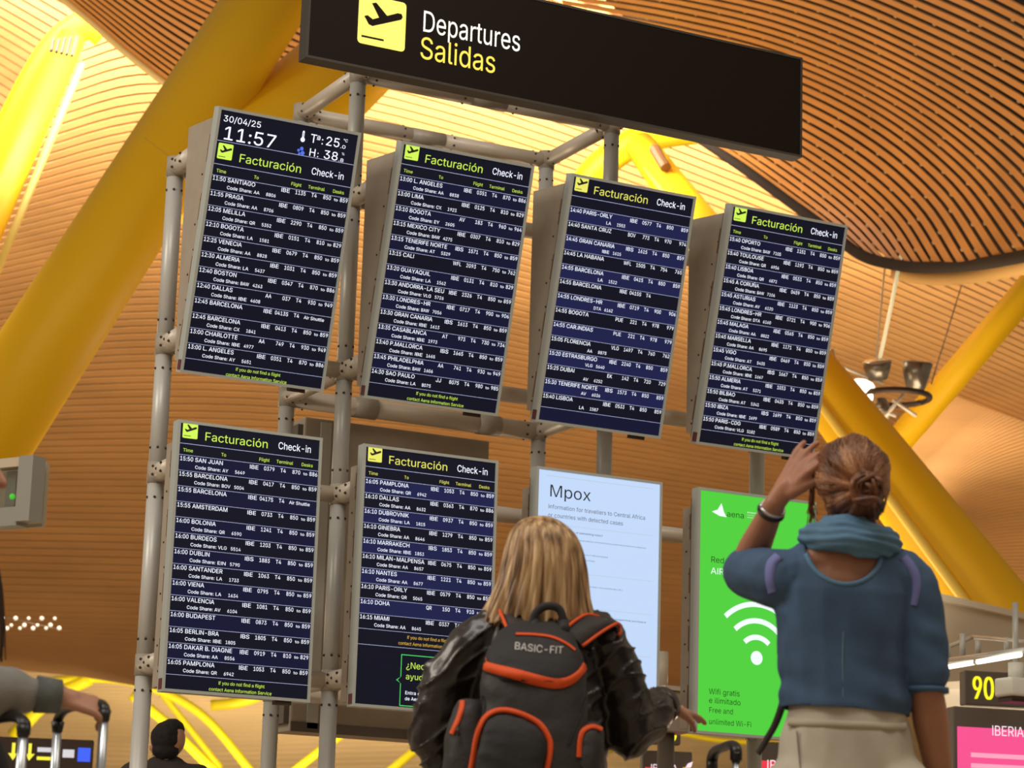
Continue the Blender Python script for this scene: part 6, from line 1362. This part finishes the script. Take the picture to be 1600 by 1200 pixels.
# hanging spotlights
o = tag(empty('spotlight_cluster', un(1395, 600, d=29)), 'cluster of hanging metal spotlights between the yellow struts', 'lamp'); c0 = o.location
GMT = mat('lamp_metal', (.22, .19, .15), .3, .7); LIT = mat('lamp_lit', (1, 1, 1), .4, emit=(1., .95, .75), estr=2.5)
def can(px, py, r0, r1, h, dirv, lit=False):
    p = un(px, py, d=29) - c0; d = V(dirv).normalized(); tubeo('lamp_can', [p, p + d * h * .5, p + d * h], [r0, (r0 + r1) / 2 * 1.05, r1], GMT, o, 18)
    tubeo('lens', [p + d * (h + .002), p + d * (h + .015)], r1 * .9, LIT if lit else mat('lens_dull', (.5, .45, .35), .15, .3), o, 18)
can(1372, 592, .11, .17, .20, (-.3, -.3, .9)); can(1430, 610, .10, .18, .32, (-.05, -.2, .95)); can(1375, 632, .10, .08, .22, (-.2, -.5, -.6)); can(1352, 616, .07, .11, .12, (-.5, -.6, -.4), True)
bm = bmesh.new(); ball(bm, un(1346, 603, d=28.7) - c0, .12, 2, (1.5, .7, .7)); obj('lit_reflector', bm, LIT, o, True)
tubeo('ring', [V((.42 * math.cos(2 * PI * k / 24), .42 * math.sin(2 * PI * k / 24), -.16)) for k in range(25)], .035, BOLT, o, 8)
for a_, b_ in (((1380, 655), (1412, 615)), ((1400, 650), (1350, 630)), ((1432, 650), (1395, 625))): tubeo('arm', [un(*a_, d=28.8) - c0, un(*b_, d=28.8) - c0], .022, TUBE, o, 8)
tubeo('cable', [un(1370, 582, d=29) - c0, un(1392, 480, d=29.5) - c0, un(1408, 398, d=30) - c0], .022, mat('cable_painted_glow', (.95, .9, .7), .3, .0, emit=(.9, .8, .45), estr=.6), o, 8)  # first cable: glow put into the material for light catching it
tubeo('cable', [un(1455, 600, d=29) - c0, un(1515, 405, d=30) - c0], .008, GMT, o, 6); tubeo('cable', [un(1300, 545, d=29) - c0, un(1308, 570, d=29) - c0, un(1380, 600, d=29) - c0], .018, TUBE, o, 6)
tubeo('cable', [un(1384, 400, d=30.4) - c0, un(1366, 590, d=29) - c0], .010, TUBE, o, 6)
# small glittering pendants at the left
o = tag(empty('pendant_lights', un(50, 975, d=40)), 'row of small glittering glass pendants at the left above the grey sleeve', 'lamp'); c0 = o.location
GL = mat('pendant_glass', (.9, .85, .75), .15, emit=(.8, .7, .5), estr=.2); random.seed(2)
for k in range(14):
    x = 4 + k * 6.8; y = 966 + 8 * math.sin(k * 2.1) + (k % 3) * 9; bm = bmesh.new(); ball(bm, un(x, y, d=40) - c0, .028 + .008 * (k % 2), 2); obj('bulb', bm, GL, o, True)
tubeo('wire', [un(-5, 962, d=40.2) - c0, un(100, 985, d=40.2) - c0], .006, GMT, o, 6)
# grey framed booth corner at left
a = un(-60, 745, d=16); b = un(50, 712, d=16); z0 = un(50, 818, d=16).z; z0a = un(-20, 850, d=16).z
o = tag(empty('glazed_booth', (b.x, b.y, z0), (0, 0, ANG - .55)), 'grey framed glazed booth corner raised behind the person at left edge', 'booth'); hh = b.z - z0
GF = mat('booth_frame', (.36, .36, .32), .5); 
bxo('corner_post', (-.09, -.02, 0), (.03, .1, hh), GF, o); bxo('bottom_rail', (-2, 0, -.02), (-.0905, .1, .10), GF, o); bxo('top_rail', (-2, 0, hh - .06), (-.0905, .1, hh), BW, o)
bxo('back_panel', (-2, .205, .0), (-.06, .24, hh), mat('booth_panel', (.50, .44, .32), .6), o); bxo('inner_post', (-.30, .11, .101), (-.22, .2, hh - .061), GF, o)
g_ = bxo('glass', (-2, .04, .101), (-.0905, .05, hh - .061), mat('glass_clear', (.9, .9, .85), .05), o); g_.data.materials[0].node_tree.nodes['Principled BSDF'].inputs['Transmission Weight'].default_value = 1.
bm = bmesh.new(); ball(bm, (-.16, .02, .17), .02, 2); obj('indicator', bm, mat('indicator_green', (.02, .3, .02), .4, emit=(.05, .4, .03)), o, True)
# dark wayfinding sign lower left
f = Facing('wayfinding_sign', -20, 1150, 22, .92, .45, .1, 'dark overhead wayfinding sign with yellow arrows and blue square at bottom left', 'sign', .12, BOLT)
AR = mat('arrow_yellow', (.2, .2, 0), .4, emit=(.9, .85, .05)); BLS = mat('blue_square', (0, 0, .2), .4, emit=(.04, .12, .9)); GRS = mat('green_bar', (0, .2, .05), .4, emit=(.05, .6, .25))
for x in (.20, .34): F = Flat(); F.rect(x + .02, .30, x + .05, .40, AR); F.poly([(x - .01, .31), (x + .035, .25), (x + .08, .31)], AR); f.put(F, 'arrow')
F = Flat(); F.rect(.44, .33, .60, .37, mat('white_bar', (.3, .3, .3), .4, emit=(.55, .55, .6))); f.put(F, 'text_bar')
F = Flat(); F.rect(.44, .26, .60, .29, AR); f.put(F, 'text_bar')
F = Flat(); F.rect(.66, .29, .76, .36, mat('white_bar', (.3, .3, .3), .4, emit=(.5, .5, .6))); f.put(F, 'text_bar')
F = Flat(); F.rect(.79, .26, .90, .38, BLS); f.put(F, 'blue_square')
F = Flat(); F.rect(.38, .07, .46, .11, mat('red_bar', (.2, 0, 0), .4, emit=(.8, .05, .05))); f.put(F, 'text_bar')
F = Flat(); F.rect(.49, .07, .70, .12, GRS); f.put(F, 'text_bar')
F = Flat(); F.rect(.20, .07, .34, .11, AR); f.put(F, 'text_bar')

# grey pipework behind the wifi screen base
o = tag(empty('rear_stand', (un(1060, 1050, y=4).x, 4, 0)), 'brownish grey equipment stand standing behind the screens at lower right', 'stand')
z = un(1060, 1080, y=4).z; bxo('cabinet', (-.10, 0, z - .28), (.13, .3, z), CAB, o, .01); tubeo('column', [(0, .15, 0), (0, .15, z - .281)], .06, CABD, o, 16); bxo('top_plate', (-.12, -.03, z + .001), (.15, .33, z + .03), TUBE, o)
tubeo('mast', [(-.05, .15, z + .031), (-.05, .15, z + .28)], .05, TUBE, o, 16)
